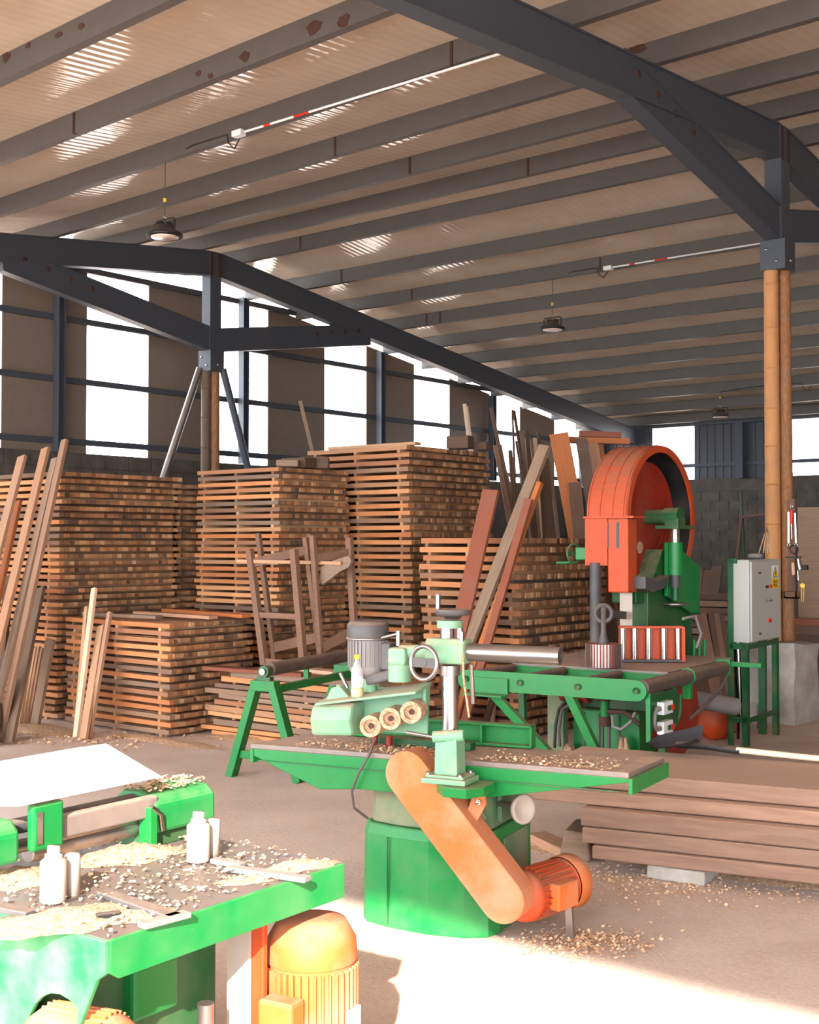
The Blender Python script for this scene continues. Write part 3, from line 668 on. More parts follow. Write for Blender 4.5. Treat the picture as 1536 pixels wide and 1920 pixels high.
for (off, dep, s, m, lab) in ((.28, .02, (.3, .3, .07), 'concrete', 'grey concrete block wedged under the beam pile, left'), (1.9, .05, (.3, .3, .07), 'concrete', 'grey concrete block under the beam pile, right'), (3.4, .05, (.3, .3, .07), 'concrete', 'grey concrete block under the far end of the beam pile')):
    p = A0 + ux*off + uy*dep; o = B_().box(0, s[0], 0, s[1], 0, s[2]).build('bearer_block', m, None, .01); o.location = (p.x, p.y, 0.002); o.rotation_euler = (0, 0, R(8)); tag(o, lab, 'block')
p = G(1078, 1618); o = B_().prism([(0, 0), (.17, 0), (.16, .15), (.03, .16)], (0, 0, 0), (1, 0, 0), (0, 0, 1), (0, .3, 0)).build('timber_chock', 'plank_grey', None, .012); o.location = (p.x-.10, p.y, .003); o.rotation_euler = (0, 0, R(20)); tag(o, 'squared wood chock on the floor at the left end of the beams', 'chock')
p = G(1020, 1602); o = B_().box(-.22, .16, -.06, .06, 0, .05).build('loose_board', 'plank'); o.location = (p.x, p.y+.12, .003); o.rotation_euler = (0, 0, R(-28)); tag(o, 'flat tan offcut on the floor behind the orange motor', 'offcut')

# ------------------------------------------------------------------ wooden frame racks standing on the low pile
def rack(name, lab, base, posts, rails):
    t = thing(name, lab, 'rack', base)
    for a, b, w in posts:
        B_().bar(Vector(a)-Vector(base), Vector(b)-Vector(base), w, w*.8, (1, 0, 0)).build('post', 'frame_wood', t, .003)
    for a, b, w in rails:
        B_().bar(Vector(a)-Vector(base), Vector(b)-Vector(base), w, .03, (0, 0, 1)).build('rail', 'frame_wood', t, .003)
    return t
Yr = 7.72; PZ = PILE_Z + .004
def on(px, py, Y): return AY(px, py, Y)
def foot(px, py, Y):
    p = AY(px, py, Y); return Vector((p.x, p.y, PZ + .03))
# left rack: two front uprights at Yr, two behind
f1, f2, b1, b2 = foot(496, 1238, Yr), foot(570, 1238, Yr), foot(516, 1232, Yr+.3), foot(603, 1234, Yr+.3)
t1, t2, tb1, tb2 = on(468, 1030, Yr), on(551, 1030, Yr), on(484, 1000, Yr+.3), on(573, 1008, Yr+.3)
def along(a, b, z): t = (z-a.z)/(b.z-a.z); return a + (b-a)*t
rack('wooden_frame', 'brown wooden frame rack on the low pile, left one', (f1.x, f1.y, PZ), [(f1, t1, .065), (f2, t2, .065), (b1, tb1, .05), (b2, tb2, .05)],
     [(along(f1, t1, 1.06), along(f2, t2, 1.06), .05), (along(f1, t1, 1.52), along(b2, tb2, 1.64), .08), (along(b1, tb1, .74), along(b2, tb2, .86), .09), (f1 + Vector((0, 0, .03)), f2 + Vector((0, 0, .03)), .06)])
g1, g2, g3 = foot(603, 1234, Yr+.16), foot(668, 1200, Yr+.5), foot(584, 1236, Yr+.05)
h1, h2 = on(586, 1004, Yr+.16), on(655, 1008, Yr+.5)
rack('wooden_frame', 'brown wooden frame rack on the low pile, right one', (g1.x, g1.y, PZ), [(g1, h1, .05), (g2, h2, .06)],
     [(along(g1, h1, 1.56), along(g2, h2, 1.62), .07), (along(g1, h1, .78), along(g2, h2, .92), .09), (along(g1, h1, .66), along(g2, h2, .66), .05)])
# curved board hung on the right rack
q = on(632, 1066, Yr+.3); b = B_(); b.prism([(-.16, -.06), (-.13, .03), (-.02, .07), (.15, .1), (.17, .05), (.14, .0), (.05, -.03), (-.06, -.09), (-.14, -.13)], q, (.86, .35, .1), (-.1, 0, 1), (0, -.03, 0))
tag(b.build('curved_board', 'plank_grey'), 'curved brown board hung on the right wooden frame rack', 'board')
a, c = on(444, 1052, Yr-.05), on(640, 1056, Yr+.28); lean_board('thin_strip', a, c, .03, .02, 'plank', 'thin strip lying across both wooden frame racks', 'strip', side=(0, 0, 1))
# stickered leftovers behind the saw and cabinet
rnd = random.Random(33)
for k in range(7):
    p = AD(1345, 1118 + k*13, 13.2); L = 1.0
    o = B_().box(-L/2, L/2, -.12, .12, -.03, .03).build('loose_board', 'plank_grey' if k % 2 else 'plank_dark'); o.location = (p.x + rnd.uniform(-.08, .08), p.y, p.z); o.rotation_euler = (0, 0, R(10 + rnd.uniform(-6, 6)))
    tag(o, ordinal(k+1) + ' board from the top of the small pile behind the grey cabinet', 'board', 'boards of the small pile behind the cabinet')
p = AD(1345, 1118 + 6*13 + 8, 13.2)
o = B_().box(-.35, .35, -.16, .16, 0, p.z-.03).build('pile_base', 'plank_dark', None, .01); o.location = (p.x, p.y, 0); o.rotation_euler = (0, 0, R(10)); tag(o, 'dark squared timber under the small pile behind the cabinet', 'block')
for i, (tx, ty, bx, by) in enumerate(((1318, 1152, 1345, 1285), (1331, 1150, 1356, 1290), (1342, 1152, 1364, 1288), (1352, 1152, 1372, 1290), (1310, 1155, 1334, 1282))):
    t3 = AD(tx, ty, 11.6); b3 = AD(bx, by, 11.25); d = (t3-b3).normalized(); b3 = t3 - d*((t3.z-.004)/d.z)
    lean_board('tied_stick', b3, t3, .05, .05, 'plank_dark' if i % 2 else 'frame_wood', ('second', 'third', 'fourth', 'rightmost', 'leftmost')[i] + ' thick stick of the bundle leaning left of the cabinet', 'stick', side=(.78, .63, 0), group='sticks of the bundle by the cabinet')
# ================================================================== local survey frame of a machine
class Fr:
    def __init__(s, o, ang):
        s.o = Vector((o[0], o[1], 0)); s.ang = ang; s.x = Vector((math.cos(R(ang)), math.sin(R(ang)), 0)); s.y = Vector((-s.x.y, s.x.x, 0))
    def loc(s, p): d = Vector(p)-s.o; return Vector((d.dot(s.x), d.dot(s.y), d.z))
    def at(s, px, py, x=None, y=None, z=None):
        r = ray(px, py); c = s.loc(CP); q = Vector((r.dot(s.x), r.dot(s.y), r.z))
        for i, v in enumerate((x, y, z)):
            if v is not None: return c + q*((v-c[i])/q[i])
def handwheel(par, c, ax, R0, r, mat, spoke=.3, name='handwheel'):
    ax = Vector(ax).normalized(); o = B_().torus(c, ax, R0, r, 36, 10).build(name, mat, par)
    u = ax.orthogonal().normalized(); c = Vector(c)
    if abs(ax.z) < .9: u = ax.cross(Vector((0, 0, 1))).normalized()
    b = B_(); v = ax.cross(u); b.obox(c, u*(R0-.002), v*(R0*spoke), ax*(r*.35)); b.cyl(c - ax*r*.6, c + ax*r*.6, R0*.26, n=16); b.build('spoke', 'darkgrey' if mat == 'steel' else mat, o)
    return o
# ------------------------------------------------------------------ green roller stand
RS = Fr((-6.44, 6.26), 14.5)
t = thing('roller_stand', 'green A-frame roller stand with a long dark roller', 'roller stand', RS.o, RS.ang)
def aframe(y, par):
    for sx in (-1, 1):
        b = B_(); b.bar((sx*.285, y, 0), (sx*.065, y, .70), .058, .09, (1, 0, 0)); b.build('leg', 'green', par, .004)
    B_().box(-.10, .10, y-.046, y+.046, .635, .71).build('cap_plate', 'green', par, .004)
    b = B_(); b.box(-.055, .055, y-.03, y+.03, .71, .735); b.cyl((0, y-.028, .775), (0, y+.028, .775), .042, n=18); br = b.build('bearing', 'green_dark', par)
    B_().cyl((0, y-.045, .775), (0, y-.028, .775), .024, n=14).build('shaft_end', 'steel', br)
    B_().box(-.26, .26, y-.02, y+.02, .14, .195).build('crossbar', 'green', par, .003)
aframe(0, t); aframe(1.28, t)
B_().cyl((0, .06, .785), (0, .60, .785), .05, n=24).build('roller', 'rubber', t, label='dark rubber roller'); B_().cyl((0, .61, .785), (0, 1.22, .785), .05, n=24).build('roller', 'rubber', t, label='dark rubber roller')
B_().box(-.02, .02, .595, .615, .66, .80).build('roller_bracket', 'green', t)
B_().box(.03, .075, .04, 1.24, .615, .67).build('top_rail', 'green', t, .003)
B_().box(.2, .245, .04, 1.24, .14, .19).build('bottom_rail', 'green_dark', t, .003)

# ------------------------------------------------------------------ spindle moulder
S = Fr((-4.16, 3.97), 14.); ZT = .78
t = thing('spindle_moulder', 'green spindle moulder with long steel table and orange belt guard', 'machine', S.o, S.ang)
b = B_(); b.prism([(.0, -.03), (1.765, .0), (1.81, .42), (.09, .36)], (0, 0, ZT-.022), (1, 0, 0), (0, 1, 0), (0, 0, .022)); tb = b.build('table', 'tablesteel', t, .004, label='dusty steel table top')
ga = S.at(690, 1480, y=0.).z; gb = S.at(905, 1500, y=0.).z
pl = S.at(478, 1418, y=-.03); pr = S.at(1183, 1468, y=0)
b = B_(); b.prism([(.0, ZT-.022), (1.765, ZT-.022), (1.765, pr.z), (1.09, gb), (.55, ga), (.36, .60), (.02, pl.z)], (0, -.026, 0), (1, .017, 0), (0, 0, 1), (0, .02, 0)); b.build('front_apron', 'green', t, .003)
b = B_(); b.prism([(.09, ZT-.022), (1.8, ZT-.022), (1.8, ZT-.08), (1.09, .60), (.55, .60), (.09, ZT-.08)], (0, .36, 0), (1, .035, 0), (0, 0, 1), (0, .02, 0)); b.build('rear_apron', 'green', t)
b = B_(); b.prism([(0, ZT-.022), (.44, ZT-.022), (.44, ZT-.085), (0, ZT-.085)], (1.765, -.008, 0), (.1, .995, 0), (0, 0, 1), (.018, 0, 0)); b.build('end_apron', 'green', t, .003)
b = B_(); b.prism([(0, ZT-.022), (.40, ZT-.022), (.40, ZT-.085), (0, ZT-.085)], (.0, -.03, 0), (.22, .975, 0), (0, 0, 1), (.018, 0, 0)); b.build('end_apron', 'green', t, .003)
for y0 in (-.012, ):
    B_().box(.04, 1.74, -.032, -.028, ZT-.074, ZT-.070).build('apron_bead', 'green_dark', t)
# base
foot_ = [(.49, .16), (.53, .11), (.66, .07), (.86, .05), (1.02, .075), (1.11, .13), (1.135, .2), (1.135, .62), (1.09, .66), (.53, .66), (.49, .62)]
def loft(b, foot, levels, cx=.81, cy=.36):
    n = len(foot); vs = []
    for z, k in levels: vs += [(cx + (x-cx)*k, cy + (y-cy)*k, z) for x, y in foot]
    fs = [(l*n+i, l*n+(i+1) % n, (l+1)*n+(i+1) % n, (l+1)*n+i) for l in range(len(levels)-1) for i in range(n)]
    fs += [tuple(range(n-1, -1, -1)), tuple(range((len(levels)-1)*n, len(levels)*n))]
    return b.add(vs, fs)
bs = loft(B_(), foot_, [(0, 1.0), (.03, 1.0), (.40, .985), (.445, .95)]).build('base', 'green_base', t, .006)
bu = loft(B_(), foot_, [(.447, .90), (.60, .87), (.70, .84)]).build('upper_base', 'green_grey', t, .006, label='dust covered upper base')
B_().box(.655, .66, .062, .068, .02, .40).build('panel_seam', 'green_dark', bs)
B_().box(1.128, 1.139, .26, .56, .08, .40).build('side_door', 'green_grey', bs, .004)
B_().box(1.10, 1.122, .26, .5, .47, .59).build('side_cover', 'green_grey', bu, .004)
# belt guard: long stadium box slanting down to the motor
c0 = S.at(761, 1452, y=-.12); c1 = S.at(940, 1688, y=-.12); dv = Vector((c1.x-c0.x, c1.z-c0.z)); L = dv.length; an = math.degrees(math.atan2(dv.y, dv.x)); rr = .098
pts = [(c0.x + rr*math.cos(R(an+a)), c0.z + rr*math.sin(R(an+a))) for a in range(90, 271, 15)] + [(c1.x + rr*math.cos(R(an+a)), c1.z + rr*math.sin(R(an+a))) for a in range(-90, 91, 15)]
bg = B_().prism(pts, (0, -.12, 0), (1, 0, 0), (0, 0, 1), (0, .135, 0)).build('belt_guard', 'orange_y', t, .006, label='sand-dusted orange belt guard')
p = S.at(890, 1512, y=-.1); b = B_(); b.prism([(-.05, -.07), (.0, -.09), (.05, .0), (.045, .045), (.0, .05)], (p.x-.02, -.05, p.z), (1, 0, 0), (0, 0, 1), (0, .012, 0)); b.build('guard_lug', 'orange_y', bg)
B_().lathe([(.012, -.012), (.012, 0), (0, 0)], (p.x+.005, -.065, p.z+.012), (0, 1, 0), 8).build('bolt', 'chrome', bg)
# bearing rail beside guard (slanting dusty bracket)
p0, p1 = S.at(820, 1450, y=.02), S.at(900, 1545, y=.06)
B_().bar(p0, p1, .09, .03, (0, 0, 1)).build('tension_bracket', 'green_grey', t, .003)
# motor, axis running back from the guard
mc = S.at(1000, 1672, y=.10); mx, mz = c1.x + .03, max(.125, c1.z + .005)
mx, mz = S.at(968, 1684, y=.02).x, max(.118, S.at(968, 1684, y=.02).z)
b = B_(); b.lathe([(0, .0), (.06, .0), (.105, .03), (.108, .06), (.1, .075), (.1, .30), (.108, .31)], (mx, .02, mz), (.32, .945, 0), 28); mo = b.build('motor', 'orange', t)
b = B_()
for q in range(26):
    a = 2*math.pi*q/26; ax = Vector((.32, .945, 0)).normalized(); u = Vector((ax.y, -ax.x, 0)); rdir = u*math.cos(a) + Vector((0, 0, 1))*math.sin(a)
    b.bar(Vector((mx, .02, mz)) + ax*.08 + rdir*.104, Vector((mx, .02, mz)) + ax*.29 + rdir*.104, .014, .004, rdir)
b.build('cooling_fin', 'orange', mo)
ax = Vector((.32, .945, 0)).normalized(); e = Vector((mx, .02, mz)) + ax*.31
B_().lathe([(.114, 0), (.118, .01), (.118, .07), (.10, .095), (0, .10)], e, ax, 28).build('fan_cover', 'orange_y', mo, label='dusty fan cover')
tbx = Vector((mx, .02, mz)) + ax*.18 + Vector((ax.y, -ax.x, 0))*.11
B_().obox(tbx, ax*.07, Vector((ax.y, -ax.x, 0))*.03, (0, 0, .055)).build('terminal_box', 'orange_y', mo, .008)
B_().bar(e + Vector((.05, -.05, -.06)), e + Vector((.06, -.05, -mz + .002)), .03, .02).build('motor_foot', 'steel', mo)
# side handwheel
hp = S.at(982, 1517, x=1.24); B_().lathe([(0, -.01), (.035, -.01), (.062, .015), (.066, .03), (.058, .038), (.045, .03), (.02, .022), (0, .02)], (hp.x-.02, hp.y, hp.z), (.85, -.5, .1), 28).build('handwheel', 'cream', t, label='pale round handwheel')
B_().cyl((hp.x-.02, hp.y, hp.z), (1.0, hp.y+.1, hp.z+.01), .016, n=12).build('handwheel_shaft', 'steel', t)
# fence at the back of the table
b = B_(); f0 = S.at(785, 1352, y=.40); f1 = S.at(1003, 1360, y=.40); xa, xb = .30, f1.x
hz = .885; b.box(xa, xb, .405, .412, ZT+.004, hz); fe = b.build('fence', 'green', t)
for z0, z1 in ((ZT+.004, ZT+.016), (hz-.012, hz)): B_().box(xa, xb, .355, .405, z0, z1).build('fence_flange', 'green', fe, .003)
for xx in (f0.x, .98, xb-.012): B_().box(xx, xx+.012, .355, .405, ZT+.004, hz).build('fence_rib', 'green', fe, .003)
# spindle block and red pins under the feeder
for px in (698, 732):
    q = S.at(px, 1400, z=ZT); B_().cyl((q.x, .16, ZT), (q.x, .16, ZT+.05), .016, n=12).build('red_pin', 'red', t)
B_().box(.50, 1.0, .20, .26, ZT+.002, ZT+.035).build('pressure_shoe', 'green_dark', t, .003)
# front bracket that carries the feeder
b = B_(); b.prism([(1.0, -.04), (1.0, -.17), (1.06, -.245), (1.16, -.245), (1.21, -.17), (1.21, -.04)], (0, 0, .668), (1, 0, 0), (0, 1, 0), (0, 0, .04)); b.build('feeder_bracket', 'green', t, .004)
q = S.at(668, 1420, y=-.03); B_().tube([S.at(705, 1385, y=.05), S.at(690, 1420, y=-.045), S.at(672, 1450, y=-.05), S.at(660, 1485, y=-.04), S.at(664, 1515, y=0.), S.at(690, 1535, y=.06)], .006, 6).build('cable', 'darkgrey', t)

# ------------------------------------------------------------------ power feeder on the bracket
YC = -.13; ZB = .709
def P_(px, py, y=YC): return S.at(px, py, y=y)
xc = P_(844, 1350).x
t = thing('power_feeder', 'mint green power feeder with three rubber rollers over the moulder table', 'machine', S.o + S.x*xc + S.y*YC + Vector((0, 0, ZB)), S.ang)
OF = Vector((xc, YC, ZB))
def Q(px, py, y=YC): return P_(px, py, y) - OF
def z_(py, px=846, y=YC): return Q(px, py, y).z
b = B_(); b.box(-.098, .098, -.075, .08, 0, .022); b.box(-.085, .085, -.062, .068, .022, .034); pb = b.build('foot_plate', 'mint', t, .004)
for sx in (-.075, .07):
    for sy in (-.055, .055): B_().lathe([(.011, 0), (.011, .012), (0, .012)], (sx, sy, .034), n=6).build('bolt', 'chrome', pb)
zt = z_(1378); B_().prism([(-.052, .034), (.052, .034), (.048, zt), (-.048, zt)], (0, -.048, 0), (1, 0, 0), (0, 0, 1), (0, .096, 0)).build('socket', 'mint', t, .006)
b = B_(); b.cyl((-.055, -.05, zt-.005), (.07, -.02, zt+.005), .024, n=14); b.build('clamp', 'mint', t)
B_().tube([(-.03, -.06, zt-.005), (-.16, -.09, zt+.012)], .008, 8).build('clamp_lever', 'steel', t)
zc = z_(1252); B_().cyl((0, 0, zt-.01), (0, 0, zc), .034, n=24).build('column', 'chrome', t, label='polished steel column')
B_().cyl((0, 0, zc-.03), (0, 0, zc+.01), .043, n=20).build('collar', 'steel', t)
h0, h1 = z_(1243), z_(1200); hc = (h0+h1)/2
xl, xr = Q(806, 1222).x, Q(879, 1222).x
b = B_(); b.prism([(-.058, h0), (.058, h0), (.06, hc), (.05, h1-.01), (.02, h1+.008), (-.04, h1+.008), (-.06, h1-.02)], (xl, 0, 0), (0, 1, 0), (0, 0, 1), (xr-xl, 0, 0)); b.build('head', 'mint', t, .008)
ae = Q(1050, 1222, YC-.02); B_().cyl((xr-.01, 0, hc), (ae.x, -.01, hc), .036, n=28, hole=.029).build('arm_tube', 'steel', t, label='hollow steel arm tube')
# vertical screw, cap and top wheel
B_().cyl((-.012, 0, h1), (-.012, 0, z_(1176)), .03, n=16).build('screw_housing', 'steel', t); B_().cyl((.045, .0, h1), (.045, 0, z_(1176)), .014, n=10).build('guide_rod', 'steel', t)
B_().cyl((.0, 0, z_(1177)), (.0, 0, z_(1163)), .055, n=24).build('cap_disc', 'mint', t)
hw = B_().lathe([(0, .0), (.03, .0), (.045, .016), (.068, .014), (.075, .026), (.073, .038), (.06, .04), (.045, .03), (0, .026)], (.012, 0, z_(1160)), n=32).build('top_handwheel', 'darkgrey', t)
B_().cyl((-.05, -.01, z_(1150)), (-.05, -.01, z_(1115)), .011, n=12).build('crank_handle', 'steel', hw)
B_().cyl((Q(873, 1190).x, -.04, h1-.02), (Q(873, 1190).x, -.04, h1+.04), .011, n=10).build('clamp_handle', 'chrome', t)
B_().cyl(Q(884, 1245), Q(884, 1320) + Vector((0, .02, 0)), .009, n=10).build('clamp_rod', 'steel', t)
B_().tube([(xr+.0, -.062, hc), (xr+.004, -.066, h0-.05), Q(880, 1345, YC-.07)], .005, 6).build('string', 'sawdust', t, label='frayed dusty string')
# front handwheel
fw_ = Q(795, 1243, YC-.12); handwheel(t, fw_, (-.25, -1, .05), .068, .0095, 'steel', .28, 'front_handwheel')
B_().cyl(fw_ + Vector((.003, .012, 0)), fw_ + Vector((.02, .11, 0)), .014, n=12).build('wheel_shaft', 'mint', t)
B_().cyl((xl+.01, 0, hc-.005), (Q(752, 1232).x, .0, hc-.01), .03, n=18).build('joint_tube', 'mint', t)
# tilting joint and motor
j = Q(757, 1240); b = B_(); b.box(j.x-.055, j.x+.03, -.05, .05, j.z-.015, j.z+.06); b.build('joint', 'mint', t, .014)
B_().cyl((j.x-.018, 0, j.z-.085), (j.x-.018, 0, j.z-.012), .05, n=20).build('joint_lower', 'mint', t)
mz0, mz1 = z_(1272, 690), z_(1166, 690); mx = Q(684, 1220).x; YM = .03
mo = B_().lathe([(0, mz0), (.05, mz0), (.078, mz0+.03), (.08, mz0+.05), (.08, mz1-.075)], (mx, YM, 0), n=30).build('motor', 'castgrey', t)
b = B_()
for q in range(30):
    a = 2*math.pi*q/30; rd = Vector((math.cos(a), math.sin(a), 0)); b.bar(Vector((mx, YM, mz0+.05)) + rd*.083, Vector((mx, YM, mz1-.08)) + rd*.083, .010, .004, rd)
b.build('cooling_fin', 'castgrey', mo)
B_().lathe([(.089, mz1-.075), (.091, mz1-.07), (.091, mz1-.015), (.08, mz1), (0, mz1)], (mx, YM, 0), n=30).build('fan_cover', 'darkgrey', mo)
B_().torus((mx, YM, mz1-.072), (0, 0, 1), .09, .005, 30, 6).build('band', 'steel', mo)
B_().box(mx+.08, mx+.125, YM-.04, YM+.05, mz0+.04, mz1-.09).build('terminal_box', 'darkgrey', mo, .006)
B_().tube([Q(700, 1200), Q(748, 1188)], .008, 8).build('lever', 'steel', t); B_().cyl(Q(747, 1183), Q(747, 1210), .012, n=10).build('lever_pin', 'chrome', t)
b = B_(); b.bar(Q(690, 1275), Q(748, 1262), .045, .06, (0, 0, 1)); b.build('motor_arm', 'darkgrey', t, .01)
B_().cyl((mx+.01, YM, z_(1298, 690)), (mx+.01, YM, mz0+.01), .03, n=16).build('drive_neck', 'mint', t)
# gear housing: D-shaped nose at the left, skirt over the rollers
zb0, zb1 = z_(1378, 620), z_(1318, 620); xL, xR = Q(596, 1350).x, Q(795, 1320).x
b = B_(); zm = (zb0+zb1)/2; rz = (zb1-zb0)/2
prof = [(-.06, -rz), (.07, -rz), (.07, rz), (-.03, rz), (-.06, rz*.8), (-.078, 0)]
b.prism(prof, (xL, 0, zm), (0, 1, 0), (0, 0, 1), (Q(672, 1350).x-xL, 0, .012)); b.build('gear_housing', 'mint', t, .016)
b = B_(); zs0, zs1 = z_(1322, 680), z_(1292, 790)
b.add([(xL+.03, -.085, zb1-.005), (xR, -.085, zs1-.012), (xR, .085, zs1+.012), (xL+.03, .085, zb1+.02), (xL+.03, -.085, zb1+.005), (xR, -.085, zs1), (xR, .085, zs1+.024), (xL+.03, .085, zb1+.032)],
      [(0, 1, 2, 3), (7, 6, 5, 4), (0, 4, 5, 1), (1, 5, 6, 2), (2, 6, 7, 3), (3, 7, 4, 0)]); cv = b.build('cover_plate', 'mint', t, .004, label='sand-dusted mint cover plate')
b = B_(); b.prism([(0, 0), (.0, -.07), (.03, -.085), (.05, -.06), (.05, .004)], (xR-.02, .08, zs1+.01), (0, -1, 0), (0, 0, 1), (.014, 0, 0)); b.build('end_skirt', 'mint', t, .003)
b = B_(); b.prism([(0, 0), (.09, .0), (.12, .02), (.07, .07), (.03, .06)], (xL+.05, -.03, zb1+.005), (1, 0, .08), (0, 0, 1), (0, .05, 0)); b.build('housing_rib', 'mint', t, .006)
b = B_(); b.box(xL+.06, xR-.01, .06, .075, zb0+.02, zs1-.01); b.build('back_skirt', 'mint', t)
for (px, py) in ((694, 1362), (731, 1348), (770, 1336)):
    c = Q(px, py, YC-.075); 
    rl = B_().cyl(c, c + Vector((-.02, .11, 0)), .046, n=28, hole=.03).build('roller', 'sawdust', t, label='sandy rubber roller ring')
    B_().cyl(c + Vector((-.004, .02, 0)), c + Vector((-.016, .09, 0)), .031, n=20).build('hub', 'sawdust', rl)
    B_().cyl(c + Vector((-.002, .012, 0)), c + Vector((-.004, .022, 0)), .012, n=12).build('axle', 'rust', rl)
B_().tube([Q(638, 1262), Q(652, 1290)], .008, 8).build('lock_lever', 'steel', t)
# the bottle
pb = Q(670, 1310, YC-.055); pw = S.o + S.x*(OF.x+pb.x) + S.y*(OF.y+pb.y)
zcover = zb1+.005 + (zs1-zb1-.005)*((pb.x-xL-.03)/(xR-xL-.03)) + ZB + .003
t = thing('oil_bottle', 'clear plastic bottle with yellow cap and oil, standing on the feeder', 'bottle', (pw.x, pw.y, zcover), 0)
H = Q(664, 1228, YC-.055).z + ZB - zcover; k = H/.215
B_().lathe([(0, 0), (.028, 0), (.032, .008), (.033, .04), (.028, .06), (.031, .075), (.031, .135), (.027, .155), (.013, .185), (.0125, .2), (0, .2)], (0, 0, 0), n=24).build('body', 'bottle', t)
B_().lathe([(0, .003), (.029, .003), (.031, .01), (.0315, .04), (.0315, .048), (0, .048)], (0, 0, 0), n=24).build('oil', 'oil', t, label='yellow oil')
B_().cyl((0, 0, .195), (0, 0, .217), .0155, n=18).build('cap', 'yellow', t, label='yellow screw cap')
t.scale = (k, k, k)
# chips lying on the moulder table
def chips(name, n, area, z, lab, seed, size=(.01, .03), zspread=.012, parent=None):
    rnd = random.Random(seed); b = B_()
    for _ in range(n):
        p = area(rnd); a = rnd.uniform(0, 6.28); s = rnd.uniform(*size); w = s*rnd.uniform(.3, .7); q = rnd.uniform(-.5, .5)
        u = Vector((math.cos(a), math.sin(a), q*.4))*s/2; v = Vector((-math.sin(a), math.cos(a), rnd.uniform(-.3, .3)))*w/2
        c = Vector((p[0], p[1], z + rnd.uniform(.002, zspread) + (p[2] if len(p) > 2 else 0))); k = Vector((0, 0, s*.22))
        b.add([c-u-v, c-v+k, c+u-v, c-u+v, c+v+k, c+u+v], [(0, 1, 4, 3), (1, 2, 5, 4)])
    o = b.build(name, 'shavings'); o['kind'] = 'stuff'; tag(o, lab, 'shavings'); return o
def on_table(r):
    x = r.choice((r.uniform(.2, .9), r.uniform(.5, .95), r.uniform(1.1, 1.7))); y = r.uniform(-.01, .3)*r.uniform(.3, 1)
    w = S.o + S.x*x + S.y*y; return (w.x, w.y)
chips('wood_chips', 900, on_table, ZT, 'wood chips scattered on the moulder table', 11, (.006, .022), .012)
# ================================================================== band resaw with its roller table
K = Fr((-3.92, 7.22), 5.5)
t = thing('band_saw', 'large green and orange band resaw with roller table', 'machine', K.o, K.ang)
ZK = .80
# --- roller table in front
b = B_(); pts = [(-1.33, .66), (-.03, .665)] + arc(-.03, .735, .07, -90, 90, 8) + [(-1.33, .80)] + arc(-1.33, .73, .07, 90, 270, 8)[1:-1]
fr = b.prism(pts, (0, -.012, 0), (1, 0, 0), (0, 0, 1), (0, .014, 0)).build('front_rail', 'green', t, .002)
for x in (-1.33, -.89, -.45, -.03): B_().lathe([(.022, -.008), (.022, .0), (0, -.0)], (x, -.02, .735), (0, 1, 0), 16).build('bearing_cap', 'green_dark', fr)
B_().box(-1.3, -.0, .595, .61, .69, .785).build('rear_rail', 'green', t)
for x in (-1.28, -.86, -.42):
    B_().cyl((x, .005, .765), (x, .59, .765), .032, n=20).build('roller', 'rubber', t)
for x0, x1 in ((-1.2, -.95), (-.8, -.5), (-.36, -.09)): B_().box(x0, x1, .56, .594, .70, .775).build('cross_plate', 'green', t)
B_().cyl((.0, .0, .755), (.0, .80, .755), .052, n=24).build('end_roller', 'rubber', t, label='brown rubber end roller'); B_().cyl((.0, .84, .755), (.0, 1.56, .755), .052, n=24).build('end_roller', 'rubber', t, label='brown rubber end roller')
b = B_(); b.torus((0, .82, .755), (0, 1, 0), .054, .010, 24, 8); b.box(-.03, .03, .80, .84, .60, .70); b.build('roller_bracket', 'green', t)
B_().box(-.06, .05, 1.57, 1.60, .70, .82).build('roller_bracket', 'green', t, .004)
B_().box(.03, .28, 1.59, 1.63, .765, .80).build('end_arm', 'green', t, .003)
# small shelf hung on the rail
b = B_(); x0, x1 = K.at(890, 1280, y=-.02).x, K.at(953, 1280, y=-.02).x
b.box(x0, x1, -.03, -.018, .645, .755); b.box(x0-.05, x1, -.12, -.018, .632, .645); b.build('hung_shelf', 'green', t, .003)
# diagonal legs
for a, c in (((925, 1300), (992, 1372)), ((1066, 1300), (1118, 1408))):
    p, q = K.at(*a, y=.02), K.at(*c, y=.05); d = (q-p).normalized(); q = p + d*((p.z-.005)/-d.z)
    b = B_(); b.bar(p, q, .06, .05, (1, 0, 0)); b.build('leg', 'green', t, .003)
for x in (-1.2, -.1):
    B_().bar((x, .58, .69), (x, .62, .003), .05, .05, (1, 0, 0)).build('leg', 'green_dark', t, .003)
# --- flat table and body below
B_().box(-1.30, -.06, .61, 1.95, .77, ZK).build('table', 'tablesteel', t, .004, label='dusty flat saw table')
B_().box(-1.30, -.06, .62, .64, .66, .77).build('table_apron', 'green', t)
q0 = K.at(1030, 1340, y=.75); q1 = K.at(1060, 1340, y=.75)
B_().box(q0.x, q1.x, .72, .80, .003, .77).build('corner_pillar', 'green_grey', t, .004, label='worn pale green pillar')
b = B_(); x0, x1 = K.at(1075, 1380, y=.85).x, K.at(1200, 1380, y=.85).x
b.box(x0, x1, .85, 1.75, .003, .46); bo = b.build('base_body', 'green', t, .01)
for xx in (x0+.08, x0+.2, x0+.36): B_().box(xx, xx+.02, .84, .852, .02, .44).build('body_rib', 'green_dark', bo)
B_().box(x0+.05, x1+.1, .95, 1.7, .46, .77).build('upper_body', 'green_dark', t, .01)
b = B_(); p = K.at(1130, 1330, y=.62); b.cyl((p.x, .66, .45), (p.x, .66, .66), .035, n=18); b.build('hydraulic_cylinder', 'green', t)
